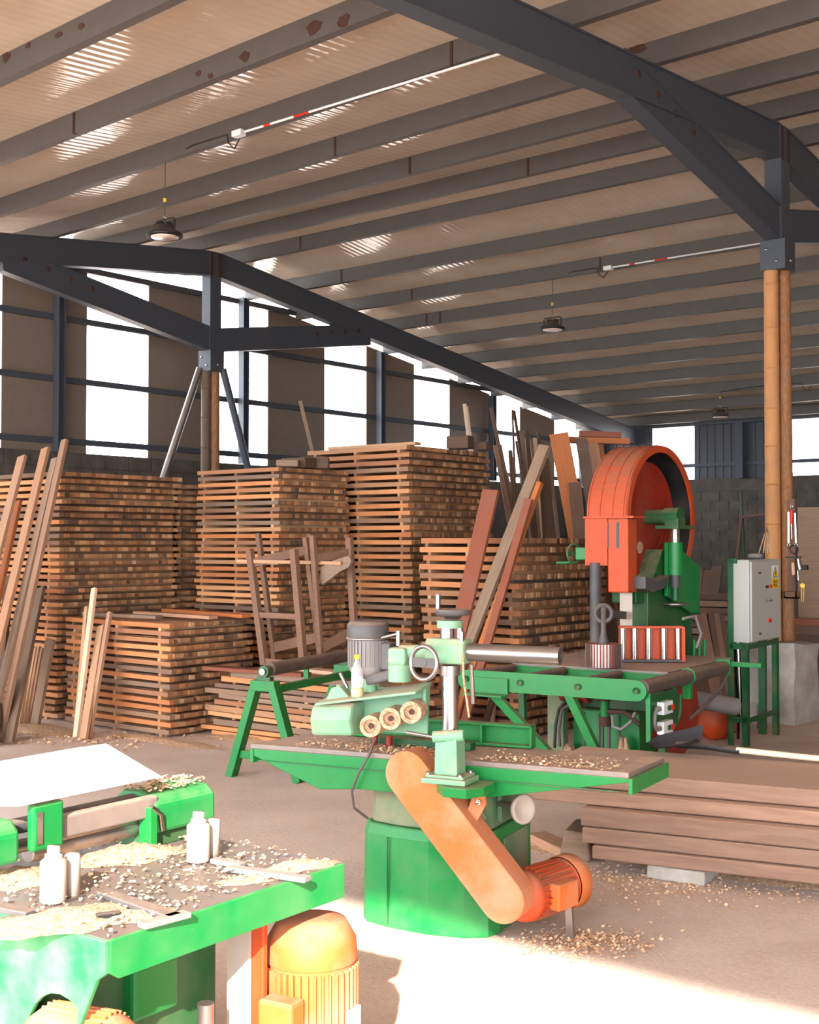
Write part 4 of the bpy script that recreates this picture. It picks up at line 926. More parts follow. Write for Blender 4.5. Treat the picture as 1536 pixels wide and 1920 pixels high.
B_().cyl((p.x, .66, .56), (p.x, .66, .60), .045, n=18).build('cylinder_ring', 'rust', t); B_().cyl((p.x, .66, .38), (p.x, .66, .45), .043, n=18).build('cylinder_ring', 'rust', t)
for dx in (-.02, .03): B_().cyl((p.x+dx, .66, .02), (p.x+dx, .66, .39), .014, n=10).build('piston_rod', 'darkgrey', t)
for (pts, r, m) in (([(1050, 1400), (1048, 1370), (1054, 1330), (1066, 1322), (1078, 1322)], .012, 'darkgrey'), ([(1040, 1402), (1042, 1360), (1048, 1330), (1060, 1315)], .012, 'black'),
        ([(1140, 1335), (1170, 1335), (1190, 1350), (1200, 1360)], .016, 'rust'), ([(1148, 1342), (1150, 1362), (1165, 1368), (1182, 1355), (1192, 1335)], .012, 'castgrey')):
    B_().tube([K.at(x, y, y=.64) for x, y in pts], r, 8).build('hose', m, t)
b = B_(); p = K.at(1075, 1310, y=.75); b.cyl((p.x-.06, .7, .63), (p.x+.16, .72, .63), .085, n=24); b.build('red_drum', 'red', t); 
for dx in (-.06, .13): B_().cyl((p.x+dx, .7, .63), (p.x+dx+.03, .702, .63), .10, n=24).build('drum_flange', 'red', t)
# switch panel hanging below the end roller
b = B_(); pA, pB = K.at(1208, 1310, x=.03), K.at(1290, 1310, x=.03)
sp = b.box(.02, .035, .03, .55, .46, .70).build('switch_panel', 'green_dark', t, .003)
B_().box(.02, .05, .02, .04, .40, .72).build('panel_edge', 'green', sp)
for zc_ in (.605, .475):
    s_ = B_().box(.035, .085, .17, .33, zc_-.042, zc_+.042).build('switch_box', 'white', t, .004, label='white switch box')
    B_().box(.085, .094, .235, .275, zc_-.018, zc_+.014).build('green_button', 'green_dark', s_); B_().box(.085, .098, .285, .325, zc_-.02, zc_+.016).build('red_button', 'redplastic', s_)
    B_().cyl((.055, .12, zc_), (.055, .17, zc_), .018, n=10).build('cable_gland', 'castgrey', s_)
B_().tube([(.055, .13, .605), (.055, .09, .58), (.055, .08, .53), (.055, .09, .49), (.055, .13, .475)], .014, 8).build('cable', 'castgrey', t)
B_().tube([K.at(1276, 1302, x=-.02), K.at(1276, 1330, x=-.02), K.at(1274, 1345, x=-.02), K.at(1264, 1365, x=-.02), K.at(1252, 1375, x=-.02)], .014, 8).build('lever', 'green_dark', t)
# lower wheel guard, seen red behind the panel
wc = None
# --- upper wheel assembly; the wheel axis points along wa, wv is horizontal in the wheel plane
WA = Vector((math.cos(R(-4.5)), math.sin(R(-4.5)), 0)); WV = Vector((-WA.y, WA.x, 0)); UP = Vector((0, 0, 1))
C0 = K.loc(AD(1230, 974, 10.05)); Rw = .475
def ringpart(b, r0, r1, a0, a1, d0, d1, n=40):
    """sector of a ring in the wheel plane between radii, from depth d0 to d1 along the axis"""
    vs = []; 
    for i in range(n+1):
        a = R(a0 + (a1-a0)*i/n); e = WV*math.cos(a) + UP*math.sin(a)
        for r, d in ((r0, d0), (r1, d0), (r1, d1), (r0, d1)): vs.append(C0 + e*r + WA*d)
    fs = [(i*4+k, i*4+(k+1) % 4, i*4+4+(k+1) % 4, i*4+4+k) for i in range(n) for k in range(4)]
    fs += [(3, 2, 1, 0), (n*4, n*4+1, n*4+2, n*4+3)]
    b.add(vs, fs)
def wp(v, u, d): return C0 + WV*v + UP*u + WA*d
TH = .30
b = B_(); ringpart(b, .575, .60, -38, 180, -TH, .06); hs = b.build('wheel_housing', 'orange', t, label='dusty orange wheel housing')
b = B_(); ringpart(b, .545, .60, -38, 180, .045, .062); b.build('housing_lip', 'orange', hs)
for d in (-TH+.01, -TH*.62, -TH*.25, .02):
    b = B_(); ringpart(b, .595, .606, 0, 180, d, d+.008); b.build('housing_seam', 'orange', hs)
b = B_(); ringpart(b, .02, .575, -38, 180, -TH, -TH+.01, 30); b.build('housing_back', 'black', hs)
b = B_(); ringpart(b, .563, .574, -38, 180, -TH+.01, .044, 40); b.build('housing_lining', 'black', hs, label='black inside of the housing')
DW = -.085
wh = B_().cyl(C0 + WA*(DW-.08), C0 + WA*DW, Rw, n=48).build('wheel', 'red', t, label='red cast band wheel')
b = B_(); ringpart(b, Rw-.04, Rw, 0, 360, DW, DW+.012, 48); b.build('wheel_rim', 'red', wh)
for (a, r) in ((-118, .26),):
    e = WV*math.cos(R(a)) + UP*math.sin(R(a)); B_().cyl(C0 + e*r + WA*(DW-.002), C0 + e*r + WA*(DW+.005), .05, n=20).build('wheel_hole', 'sawdust', wh)
for rr_ in (.16, .3, .38):
    b = B_(); ringpart(b, rr_, rr_+.006, 0, 360, DW, DW+.004, 40); b.build('cast_ring', 'red', wh)
# hub bearing, its bracket, tension cylinder
B_().cyl(C0 + UP*.02 + WA*DW, C0 + UP*.02 + WA*.10, .06, n=24).build('hub', 'green_dark', t); B_().cyl(C0 + UP*.02 + WA*.09, C0 + UP*.02 + WA*.22, .075, n=24).build('bearing_housing', 'green_dark', t)
bx = C0 + WA*.17
B_().obox(bx - UP*.065, WA*.1, WV*.15, UP*.014).build('bearing_plate', 'green_dark', t, .003)
B_().obox(bx - UP*.03, WA*.06, WV*.07, UP*.04).build('bearing_pedestal', 'green_dark', t, .006)
sx = bx + WV*(-.0)
def zc(py): return K.at(1240, py, x=bx.x).z
B_().cyl((sx.x, sx.y, zc(1020)), (sx.x, sx.y, bx.z-.07), .038, n=20).build('tension_screw', 'steel', t)
B_().cyl((sx.x, sx.y, zc(1080)), (sx.x, sx.y, zc(1017)), .062, n=24).build('tension_cylinder', 'green', t)
B_().cyl((sx.x, sx.y, zc(1103)), (sx.x, sx.y, zc(1080)), .040, n=20).build('tension_rod', 'darkgrey', t)
B_().cyl((sx.x, sx.y, zc(1128)), (sx.x, sx.y, zc(1103)), .028, n=16).build('tension_nut', 'green_dark', t)
B_().lathe([(0, 0), (.05, 0), (.105, .012), (.105, .028), (.05, .024), (0, .024)], (sx.x, sx.y, zc(1140)), n=28).build('tension_handwheel', 'steel', t)
# column gusset to the right of the cylinder and the column behind
def KW(px, py): return K.at(px, py, x=bx.x-.05)
g = [KW(1252, 1017), KW(1262, 1017), KW(1303, 1062), KW(1303, 1150), KW(1290, 1150), KW(1252, 1118)]
b = B_(); o_ = g[0]; b.prism([((p-o_).dot(WV), (p-o_).z) for p in g], o_, WV, UP, WA*-.03); b.build('gusset', 'green', t, .004)
b = B_(); b.prism([((p-o_).dot(WV)+.0, (p-o_).z) for p in (KW(1255, 1030), KW(1300, 1066), KW(1303, 1250), KW(1232, 1250), KW(1232, 1110))], o_ - WA*.28, WV, UP, WA*.22); b.build('column', 'green_dark', t, .006, label='dark green saw column')
b = B_(); b.obox(C0 - UP*.62 - WA*.08, WA*.11, WV*.40, UP*.05); b.build('column_head', 'green_dark', t, .01)
b = B_(); p0, p1 = K.at(1185, 1080, x=C0.x), K.at(1255, 1120, x=C0.x)
b.prism([(0, 0), (.0, -.1), (.12, -.13), (.35, -.1), (.42, .0), (.2, -.04)], p0, WV, UP, WA*.12); b.build('guide_bracket', 'darkgrey', t, .006)
# blade and its guard boxes on the near side
vL = -Rw
b = B_(); gz1 = C0.z; gz0 = K.at(1150, 1110, y=C0.y + WV.y*vL).z; gzl = K.at(1120, 1060, y=C0.y + WV.y*vL).z
b.obox(C0 + WV*(vL-.05) - WA*.22 + UP*((gz1+gzl)/2-C0.z), WA*.10, WV*.07, UP*((gz1-gzl)/2)); b.build('guard_back_box', 'orange', t, .004)
b = B_(); b.obox(C0 + WV*(vL-.04) - WA*.03 + UP*((gz1+gz0)/2-C0.z), WA*.09, WV*.075, UP*((gz1-gz0)/2)); gb_ = b.build('blade_guard', 'orange', t, .012, label='scratched orange blade guard')
B_().obox(C0 + WV*(vL-.04) - WA*.10 + UP*.01, WA*.22, WV*.10, UP*.008).build('guard_flange', 'orange', t)
for dd in (-.12, -.03): B_().obox(C0 + WV*(vL-.116) + WA*dd + UP*(-.13), WA*.012, WV*.003, UP*.10).build('paint_chip', 'darkgrey', gb_)
B_().obox(C0 + WV*(vL-.0) - WA*.02 + UP*((gz0+.80)/2-C0.z), WA*.055, WV*.002, UP*((gz0-.80)/2)).build('blade', 'cream', t, label='bright saw blade')
bl = C0 + WV*vL - WA*.02
# small green hand crank at the left
p = K.at(1083, 1038, y=C0.y + WV.y*vL)
B_().box(p.x, p.x+.20, p.y-.04, p.y+.06, p.z-.05, p.z+.05).build('crank_block', 'green', t, .006); handwheel(t, p + Vector((-.02, -.02, .0)), (1, -.35, 0), .075, .010, 'green_dark', .12, 'crank_wheel')
B_().tube([p + Vector((-.02, -.03, -.07)), p + Vector((-.14, -.1, -.075))], .010, 8).build('crank_handle', 'green', t)
# guide post and press roller in front of the blade
p = K.at(1117, 1150, y=bl.y-.1); B_().cyl((p.x, bl.y-.1, .80), (p.x, bl.y-.1, K.at(1117, 1055, y=bl.y-.1).z), .045, n=18).build('guide_post', 'darkgrey', t)
pr = K.at(1121, 1253, z=.81); zr0 = .815; rr_ = .125
b = B_(); b.cyl((pr.x, pr.y+.1, zr0), (pr.x, pr.y+.1, zr0+.165), rr_, n=40); ro = b.build('press_roller', 'red', t, label='ribbed steel press roller')
b = B_()
for q in range(36):
    a = 2*math.pi*q/36; b.bar((pr.x + rr_*math.cos(a), pr.y + .1 + rr_*math.sin(a), zr0), (pr.x + rr_*math.cos(a), pr.y+.1 + rr_*math.sin(a), zr0+.165), .012, .010, (-math.sin(a), math.cos(a), 0))
b.build('roller_ribs', 'steel', ro)
B_().lathe([(.04, 0), (.02, .08), (.02, .26), (0, .26)], (pr.x, pr.y+.1, zr0+.165), n=14).build('roller_shaft', 'darkgrey', ro)
b = B_(); a_ = Vector((pr.x, pr.y+.1, zr0+.38)); b.torus(a_, (.5, -1, 0), .06, .016, 20, 8); b.bar(a_, Vector((bl.x, bl.y-.03, a_.z-.06)), .06, .03, (0, 0, 1)); b.build('press_arm', 'darkgrey', t)
B_().bar(Vector((bl.x-.02, bl.y-.08, .93)), Vector((bl.x+.12, bl.y-.1, .93)), .1, .04, (0, 0, 1)).build('blade_guide', 'green_dark', t, .004)
# orange fence with steel rollers
f0, f1 = K.at(1163, 1240, z=.81), K.at(1281, 1240, z=.81); fd = (f1-f0).normalized(); fn = Vector((fd.y, -fd.x, 0)); Lf = (f1-f0).length; zt_ = K.at(1281, 1176, y=f1.y).z
b = B_(); b.obox((f0+f1)/2 - fn*.06 + UP*((zt_-.81)/2), fd*(Lf/2), fn*.01, UP*((zt_-.81)/2)); fe = b.build('fence', 'orange', t, .003, label='orange fence with upright steel rollers')
for zz in (.815, zt_): B_().obox((f0+f1)/2 - fn*.025 + UP*(zz-.81), fd*(Lf/2), fn*.045, UP*.008).build('fence_flange', 'darkgrey' if zz < 1 else 'orange', fe)
B_().obox(f1 - fn*.025 + UP*((zt_-.81)/2), fd*.012, fn*.05, UP*((zt_-.81)/2)).build('fence_end', 'orange', fe)
for q in (.05, .24, .46, .70, .93): 
    c = f0 + fd*(Lf*q) - fn*.012; B_().cyl((c.x, c.y, .825), (c.x, c.y, zt_-.01), .024, n=18).build('fence_roller', 'chrome', fe, label='bright steel roller')
for i, px in enumerate((1302, 1312, 1322)):
    p = K.at(px, 1225, z=.82); B_().cyl((p.x, p.y, .80), (p.x, p.y, .93 + .02*(i % 2)), .014, n=10).build('valve', 'green', t)
B_().tube([f1 + Vector((0, 0, .32)), f1 + Vector((.05, .12, .34)), f1 + Vector((.07, .2, .2)), K.at(1306, 1215, z=.9)], .012, 8).build('hose', 'castgrey', t)
# motor behind, drive pipe and belt housing
pm = K.loc(G(1335, 1385)); ax = Vector((.8, .45, 0)).normalized(); ax = Vector((.55, -.83, 0))
mo = B_().lathe([(0, -.30), (.14, -.30), (.145, -.1), (.145, .12), (.12, .16), (0, .165)], (pm.x, pm.y, .15), ax, 28).build('motor', 'orange', t, label='dusty orange motor on the floor')
B_().box(pm.x-.12, pm.x+.12, pm.y-.02, pm.y+.2, .003, .03).build('motor_foot', 'orange', mo)
for i, dy in enumerate((0, .05)):
    B_().tube([K.at(1368, 1255 + dy*60, y=1.75), K.at(1352, 1290, y=1.7), K.at(1320, 1325, y=1.6), K.at(1275, 1362, y=1.5)], .016, 8).build('hose', 'rubber', t)
B_().cyl(K.at(1295, 1310, y=1.75), K.at(1380, 1325, y=2.1), .07, n=16).build('drive_pipe', 'castgrey', t)
b = B_(); p = K.at(1262, 1350, y=1.2); b.cyl((x1+.02, 1.35, .42), (x1+.10, 1.34, .42), .33, n=40); b.build('lower_wheel_guard', 'red', t, label='red lower wheel guard')
# sawdust lumps under and on the saw
def heap(name, c, r, h, lab, seed, n=18, mat='sawdust', rz=0.):
    rnd = random.Random(seed); b = B_(); vs = [(0, 0, h)]; fs = []
    rings = [(.3, .86), (.6, .5), (.85, .17), (1., 0.)]
    for k, (rr, hh) in enumerate(rings):
        for i in range(n):
            a = 2*math.pi*i/n; j = rnd.uniform(.82, 1.15) if k else 1
            vs.append((r[0]*rr*j*math.cos(a), r[1]*rr*j*math.sin(a), h*hh*(rnd.uniform(.7, 1.25) if hh else 0)))
    fs += [(0, 1+i, 1+(i+1) % n) for i in range(n)]
    for k in range(3): fs += [(1+k*n+i, 1+(k+1)*n+i, 1+(k+1)*n+(i+1) % n, 1+k*n+(i+1) % n) for i in range(n)]
    o = b.add(vs, fs, True).build(name, mat); o.location = c; o.rotation_euler = (0, 0, R(rz)); o['kind'] = 'stuff'; tag(o, lab, 'sawdust'); return o
w = lambda v: K.o + K.x*v[0] + K.y*v[1] + Vector((0, 0, v[2]))
heap('sawdust', w((-1.05, .66, .801)), (.16, .07), .03, 'small sawdust heap on the near left edge of the saw table', 1)
heap('sawdust', w((x0-.02, .76, .002)), (.22, .1), .2, 'tall ragged sawdust heap at the foot of the saw body', 2)
heap('sawdust', w((x1-.08, .74, .002)), (.1, .1), .3, 'sawdust heap against the saw body by the piston rods', 3)

# ================================================================== grey control cabinet on a green stand
c1_, c2_, c3_ = G(1368, 1398), G(1404, 1400), G(1453, 1390)
KC = Fr((-4.33, 9.80), 4.)
def cz(px, py, **k): return KC.at(px, py, **k)
t = thing('control_cabinet', 'grey steel control cabinet on a green angle-iron stand', 'cabinet', KC.o, KC.ang)
xL = cz(1370, 1150, y=0).x; xR = .02; yb_ = cz(1461, 1120, x=xR).y; zt = cz(1409, 1050, y=0).z; zb = cz(1409, 1206, y=0).z
b = B_(); b.box(xL+.02, xR, 0, yb_, zb, zt); cb = b.build('case', 'cabinet', t, .006)
B_().box(xR, xR+.018, .015, yb_-.01, zb+.01, zt-.015).build('door', 'cabinet', t, .005)
dr = t.children[-1] if False else None
door = [o for o in COL.objects if o.parent == t and o.name.startswith('door')][0]
for (px, py, r, m, nm) in ((1423, 1074, .008, 'black', 'lock'), (1424, 1188, .008, 'black', 'lock'), (1437, 1100, .013, 'black', 'button'), (1444, 1099, .013, 'redplastic', 'button'), (1436, 1126, .011, 'chrome', 'key_switch'), (1443, 1126, .011, 'chrome', 'key_switch'), (1442, 1163, .018, 'redplastic', 'emergency_stop')):
    p = cz(px, py, x=xR+.018); B_().cyl((xR+.016, p.y, p.z), (xR+.036, p.y, p.z), r, n=14).build(nm, m, door)
# warning sticker: white card, yellow triangle with a bolt, yellow text panel
sy0, sy1 = cz(1448, 1080, x=xR+.02).y, cz(1460, 1080, x=xR+.02).y; sz0, sz1, sz2 = cz(1454, 1103, x=xR+.02).z, cz(1454, 1084, x=xR+.02).z, cz(1454, 1060, x=xR+.02).z
xs = xR + .0185
st_ = B_().box(xs, xs+.002, sy0, sy1, sz1, sz2).build('warning_sticker', 'white', door, label='white sticker with yellow high-voltage triangle')
ym, hw_ = (sy0+sy1)/2, (sy1-sy0)*.42
B_().prism([(ym-hw_, sz1+.008), (ym+hw_, sz1+.008), (ym, sz2-.01)], (xs+.002, 0, 0), (0, 1, 0), (0, 0, 1), (.001, 0, 0)).build('triangle_border', 'black', st_)
B_().prism([(ym-hw_*.8, sz1+.014), (ym+hw_*.8, sz1+.014), (ym, sz2-.026)], (xs+.003, 0, 0), (0, 1, 0), (0, 0, 1), (.001, 0, 0)).build('triangle', 'yellow', st_)
zm_ = (sz1+sz2)/2-.01
B_().prism([(ym+.012, zm_+.03), (ym-.016, zm_-.004), (ym-.002, zm_-.004), (ym-.012, zm_-.035), (ym+.018, zm_+.004), (ym+.004, zm_+.004)], (xs+.004, 0, 0), (0, 1, 0), (0, 0, 1), (.001, 0, 0)).build('bolt_sign', 'black', st_)
pn = B_().box(xs, xs+.002, sy0, sy1, sz0, sz1-.004).build('warning_panel', 'yellow', door, label='yellow warning text panel')
for k in range(4):
    zz = sz1 - .022 - k*(sz1-sz0-.03)/4; B_().box(xs+.002, xs+.003, sy0+.02+.01*(k % 2), sy1-.02-.012*(k % 3), zz-.008, zz).build('text_line', 'black', pn)
# stand
for x in (xL-.02, xR-.06):
    for y in (-.02, yb_-.03):
        if x < xR-.1 and y > 0: continue
        b = B_(); b.box(x, x+.05, y, y+.006, .002, zt+.012 if x < -.1 else zb); b.box(x if x < -.1 else x+.044, (x if x < -.1 else x+.044)+.006, y, y+.05, .002, zt+.012 if x < -.1 else zb); b.build('leg', 'green_dark', t)
b = B_(); b.box(xL-.02, xL+.04, yb_-.03, yb_+.02, .002, zt); b.build('leg', 'green_dark', t)
for z in (.22, zb-.03): B_().box(xL, xR, -.02, -.012, z-.025, z+.025).build('cross_strut', 'green_dark', t); B_().box(xR-.015, xR-.01, 0, yb_, z-.025, z+.02).build('cross_strut', 'green_dark', t)
B_().box(xL-.015, xR-.1, -.02, .0, zt-.03, zt+.012).build('top_strut', 'green_dark', t)
B_().cyl(((xL+xR)/2-.02, .08, .05), ((xL+xR)/2-.05, .08, zb), .045, n=18).build('cable_duct', 'chrome', t, label='bright steel cable duct')
# things on and behind the cabinet
p = KC.o + KC.x*(xL*.4) + KC.y*(yb_*.5); 
o = B_().lathe([(0, 0), (.06, 0), (.065, .025), (.04, .04), (0, .04)], (0, 0, 0), n=16).build('putty_tin', 'castgrey', None); o.location = (p.x, p.y, zt+.0125); tag(o, 'grey flat tin on top of the control cabinet', 'tin')
b = B_()
for k in range(3): b.tube([(-.06+.04*k, 0, 0), (-.03+.02*k, .02, .12), (.0, .03, .22), (.03, .02, .1), (.02*k, 0, .0)], .006, 6)
o = b.build('rope', 'sawdust'); o.location = (p.x+.07, p.y+.05, zt+.055); tag(o, 'loop of pale cord hanging behind the cabinet top', 'rope')
# ================================================================== planer in the foreground
QP = Fr((G(205, 1765, .8).x, G(205, 1765, .8).y), 3.); ZP = .80
t = thing('planer', 'sunlit green planer in the left foreground covered in shavings', 'machine', QP.o, QP.ang)
def q(px, py, **k): return QP.at(px, py, **k)
YE = q(663, 1622, z=ZP).y; zlow = q(205, 1842, x=0.).z
B_().box(-1.7, -.004, .004, YE-.004, ZP-.03, ZP).build('table', 'tablebare', t, .002, label='steel planer table')
b = B_(); b.prism([(0, ZP+.001), (YE, ZP+.001), (YE, ZP-.095), (.03, zlow), (0, zlow+.02)], (-.012, 0, 0), (0, 1, 0), (0, 0, 1), (.014, 0, 0)); b.build('table_edge', 'green_base', t, .004)
# left skirt with an arch cut into it
zs = .47; ar = [(-.13 - .13*(1-math.cos(R(a)))*1.0, zs + .16*math.sin(R(a))) for a in range(0, 181, 15)]
pts = [(.0, ZP+.001), (.0, zlow+.02), (-.03, zlow), (-.10, zs+.10)] + [(-.16 + .13*math.cos(R(a)), .50 + .15*math.sin(R(a))) for a in range(60, 181, 15)] + [(-.29, .2), (-1.7, .2), (-1.7, ZP+.001)]
b = B_(); b.prism(pts, (0, -.012, 0), (1, 0, 0), (0, 0, 1), (0, .014, 0)); b.build('side_skirt', 'green_pale', t, .003)
B_().box(-1.6, -.30, .06, YE-.2, .003, .62).build('base_body', 'green_dark', t, .01)
B_().box(-.50, -.32, .2, .48, .30, .70).build('spindle_box', 'green', t, .01); B_().box(-.44, -.26, .30, .46, .46, .60).build('spindle_block', 'green', t, .012)
B_().cyl((-.14, .44, .26), (-.14, .44, .5), .022, n=14).build('spindle_shaft', 'steel', t)
B_().box(-.22, -.14, .60, .612, .12, .72).build('motor_plate', 'cream', t); B_().box(-.20, -.10, .615, .635, .18, .71).build('motor_plate', 'orange', t, .004)
# big vertical motor
pm = q(590, 1830, x=-.03); r_ = .122; mz0, mz1 = .16, .655
c = Vector((-.07, q(584, 1830, x=-.07).y, 0))
mo = B_().lathe([(0, mz0), (.08, mz0), (r_, mz0+.04), (r_, mz1-.10)], c, n=36).build('motor', 'orange_y', t, label='amber upright motor')
B_().lathe([(r_+.006, mz1-.115), (r_+.008, mz1-.11), (r_+.004, mz1-.06), (r_*.8, mz1-.01), (r_*.4, mz1), (0, mz1)], c, n=36).build('fan_cover', 'orange_y', mo)
b = B_()
for k in range(40):
    a = 2*math.pi*k/40; rd = Vector((math.cos(a), math.sin(a), 0)); b.bar(c + rd*(r_+.004) + Vector((0, 0, mz0+.06)), c + rd*(r_+.004) + Vector((0, 0, mz1-.125)), .016, .005, rd)
b.build('cooling_fin', 'orange_y', mo)
rd = Vector((.15, -1, 0)).normalized(); tv = Vector((-rd.y, rd.x, 0))
B_().obox(c + rd*(r_+.03) + Vector((0, 0, .41)), tv*.055, rd*.035, (0, 0, .065)).build('terminal_box', 'orange_y', mo, .01)
rd2 = Vector((.98, .2, 0)); tv2 = Vector((-rd2.y, rd2.x, 0)); B_().obox(c + rd2*(r_+.012) + Vector((0, 0, .38)), tv2*.03, rd2*.006, (0, 0, .04)).build('name_plate', 'white', mo)
B_().tube([c + rd*(r_+.05) + Vector((-.03, 0, .30)), c + rd*(r_+.08) + Vector((-.05, -.03, .18)), c + rd*(r_+.05) + Vector((-.05, -.06, .02))], .009, 8).build('cable', 'castgrey', mo)
# second motor, low at the front left
p = q(185, 1885, y=.02); p = Vector((-.16, -.06, .0)); 
m2 = B_().lathe([(0, -.13), (.06, -.13), (.082, -.10), (.085, .10), (.07, .13), (0, .135)], (-.14, .03, .52), (1, .25, 0), 30).build('motor', 'orange_y', t, label='amber motor lying under the table')
b = B_()
for k in range(28):
    a = 2*math.pi*k/28; ax = Vector((1, .25, 0)).normalized(); u = Vector((-ax.y, ax.x, 0)); rd = u*math.cos(a) + Vector((0, 0, 1))*math.sin(a); o_ = Vector((-.14, .03, .52))
    b.bar(o_ - ax*.09 + rd*.087, o_ + ax*.09 + rd*.087, .012, .004, rd)
b.build('cooling_fin', 'orange_y', m2)
B_().box(-.3, .02, .0, .24, .36, .44).build('motor_shelf', 'orange_y', t, .006)
# pressure rolls standing on the table
def rolls(px, py, s):
    o = q(px, py, z=ZP)
    a = B_().lathe([(0, 0), (.031, 0), (.033, .004), (.033, .10), (.027, .106), (.022, .107), (.022, .118), (.016, .119), (.016, .138), (0, .138)], (o.x, o.y, ZP+.004), n=24).build('pressure_roll', 'cream', t, label='pale upright pressure roll')
    B_().lathe([(0, 0), (.02, 0), (.021, .1), (.018, .106), (0, .108)], (o.x-.005, o.y+.062, ZP+.004), n=20).build('small_roll', 'cream', a)
    B_().box(o.x-.03, o.x+.025, o.y-.02, o.y+.08, ZP+.001, ZP+.006).build('roll_plate', 'steel', a)
rolls(100, 1693, 1); rolls(372, 1617, 1)
# feed beam crossing the table behind the rolls
XB = -.55
def f(px, py, x=XB): return q(px, py, x=x)
ra, rb = f(275, 1500), f(403, 1478); z0, z1 = f(400, 1538).z, f(400, 1468).z; y0, y1 = f(292, 1520).y, f(405, 1500).y
b = B_(); pr_ = [(0, z0), (0, z1-.03), (-.03, z1-.006), (-.08, z1+.004), (-.15, z1), (-.2, z1-.04), (-.2, z0)]
b.prism(pr_, (XB, y0, 0), (1, 0, 0), (0, 0, 1), (0, y1-y0, 0)); hs = b.build('feed_housing', 'green_base', t, .012, label='rounded green feed housing')
B_().box(XB-.16, XB-.02, y0-.02, y1-.02, ZP, z0).build('housing_leg', 'green_dark', t, .004)
B_().box(XB-.04, XB+.01, y0-.03, y0, ZP+.01, z1-.03).build('housing_flange', 'green', hs, .004)
B_().tube([(XB+.006, y0+.02, z0+.01), (XB+.01, y0+.01, z0+.06), (XB+.004, y0-.02, z0+.085)], .008, 8).build('housing_bead', 'chrome', hs)
yl0, yl1 = f(-30, 1600).y, f(38, 1590).y; zl0, zl1 = f(20, 1622).z, f(20, 1542).z
b = B_(); b.prism([(0, zl0), (0, zl1-.03), (-.03, zl1), (-.12, zl1), (-.18, zl0+.04), (-.18, zl0)], (XB, yl0, 0), (1, 0, 0), (0, 0, 1), (0, yl1-yl0, 0)); b.build('feed_housing', 'green_base', t, .012)
yc0, yc1 = f(58, 1550).y, f(117, 1540).y; zc0, zc1 = f(80, 1594).z, f(80, 1506).z
br = B_().box(XB-.02, XB+.008, yc0, yc1, zc0, zc1).build('centre_bracket', 'green', t, .008); B_().box(XB+.008, XB+.012, yc0+.012, yc0+.03, zc0+.02, zc1-.02).build('bracket_slot', 'chrome', br)
B_().cyl((XB-.06, yl0, .885), (XB-.06, y1-.02, .885), .018, n=14).build('tie_bar', 'steel', t)
b = B_(); b.box(XB-.05, XB-.01, yc1-.01, y0+.02, f(200, 1555).z, f(200, 1515).z); b.build('pressure_beam', 'tablesteel', t, .006)
B_().cyl((XB-.07, yc1-.06, f(200, 1575).z), (XB-.07, y0-.01, f(200, 1575).z), .03, n=20).build('feed_roller', 'steel', t, label='dark steel feed roller')
B_().cyl((XB-.1, yl0, .93), (XB-.1, y0+.04, .93), .022, n=14).build('upper_bar', 'darkgrey', t)
# flat steel guides and tools on the table
for (a, c_, w, m, lab) in (((190, 1672), (330, 1720), .04, 'darkgrey', 'dark flat guide bar on the planer table, middle'), ((265, 1735), (352, 1712), .035, 'castgrey', 'steel bar end at the planer table edge'), ((430, 1627), (578, 1648), .035, 'castgrey', 'steel bar lying at the right end of the planer table'), ((400, 1612), (455, 1622), .03, 'castgrey', 'short steel bar beside the right pressure roll'), ((0, 1700), (60, 1712), .04, 'darkgrey', 'dark strip on the planer table at the frame edge'), ((125, 1712), (165, 1706), .012, 'darkgrey', 'small dark spanner half buried in shavings'), ((180, 1718), (225, 1712), .02, 'black', 'short black tool lying in the shavings')):
    A, C_ = G(a[0], a[1], ZP+.012), G(c_[0], c_[1], ZP+.012); d = C_-A; o = B_().box(0, d.length, -w/2, w/2, 0, .014).build('steel_bar', m, None, .003)
    o.location = (A.x, A.y, ZP+.004); o.rotation_euler = (0, 0, math.atan2(d.y, d.x)); tag(o, lab, 'tool')
# white tin sheet lying on the feed beam
Z1 = z1 + .012
pt = [(q(x, y, x=xx).x, q(x, y, x=xx).y, q(x, y, x=xx).z) for x, y, xx in ((36, 1512, -.53), (302, 1457, -.53))]
A_, B__ = Vector(pt[0]), Vector(pt[1]); bk = Vector((-.34, .02, .052))
b = B_(); n1 = bk*.96 + Vector((0, .02, .0)); vs = [A_, B__, B__ + bk + Vector((0, .06, 0)), B__ + bk*1.02 + Vector((0, -.06, 0)), A_ + bk + Vector((0, -.0, .0)), A_ + bk*1.0 + Vector((0, -.22, -.03)), A_ + Vector((-.14, -.10, -.0))]
vs = [Vector(v) for v in vs]; up_ = Vector((0, 0, .003)); nn = len(vs)
b.add(vs + [v + up_ for v in vs], [tuple(range(nn-1, -1, -1)), tuple(range(nn, 2*nn))] + [(i, (i+1) % nn, nn+(i+1) % nn, nn+i) for i in range(nn)])
o = b.build('tin_sheet', 'sheetmetal'); o.location = QP.o; o.rotation_euler = (0, 0, R(QP.ang)); tag(o, 'white tin sheet lying tilted on top of the planer', 'sheet')
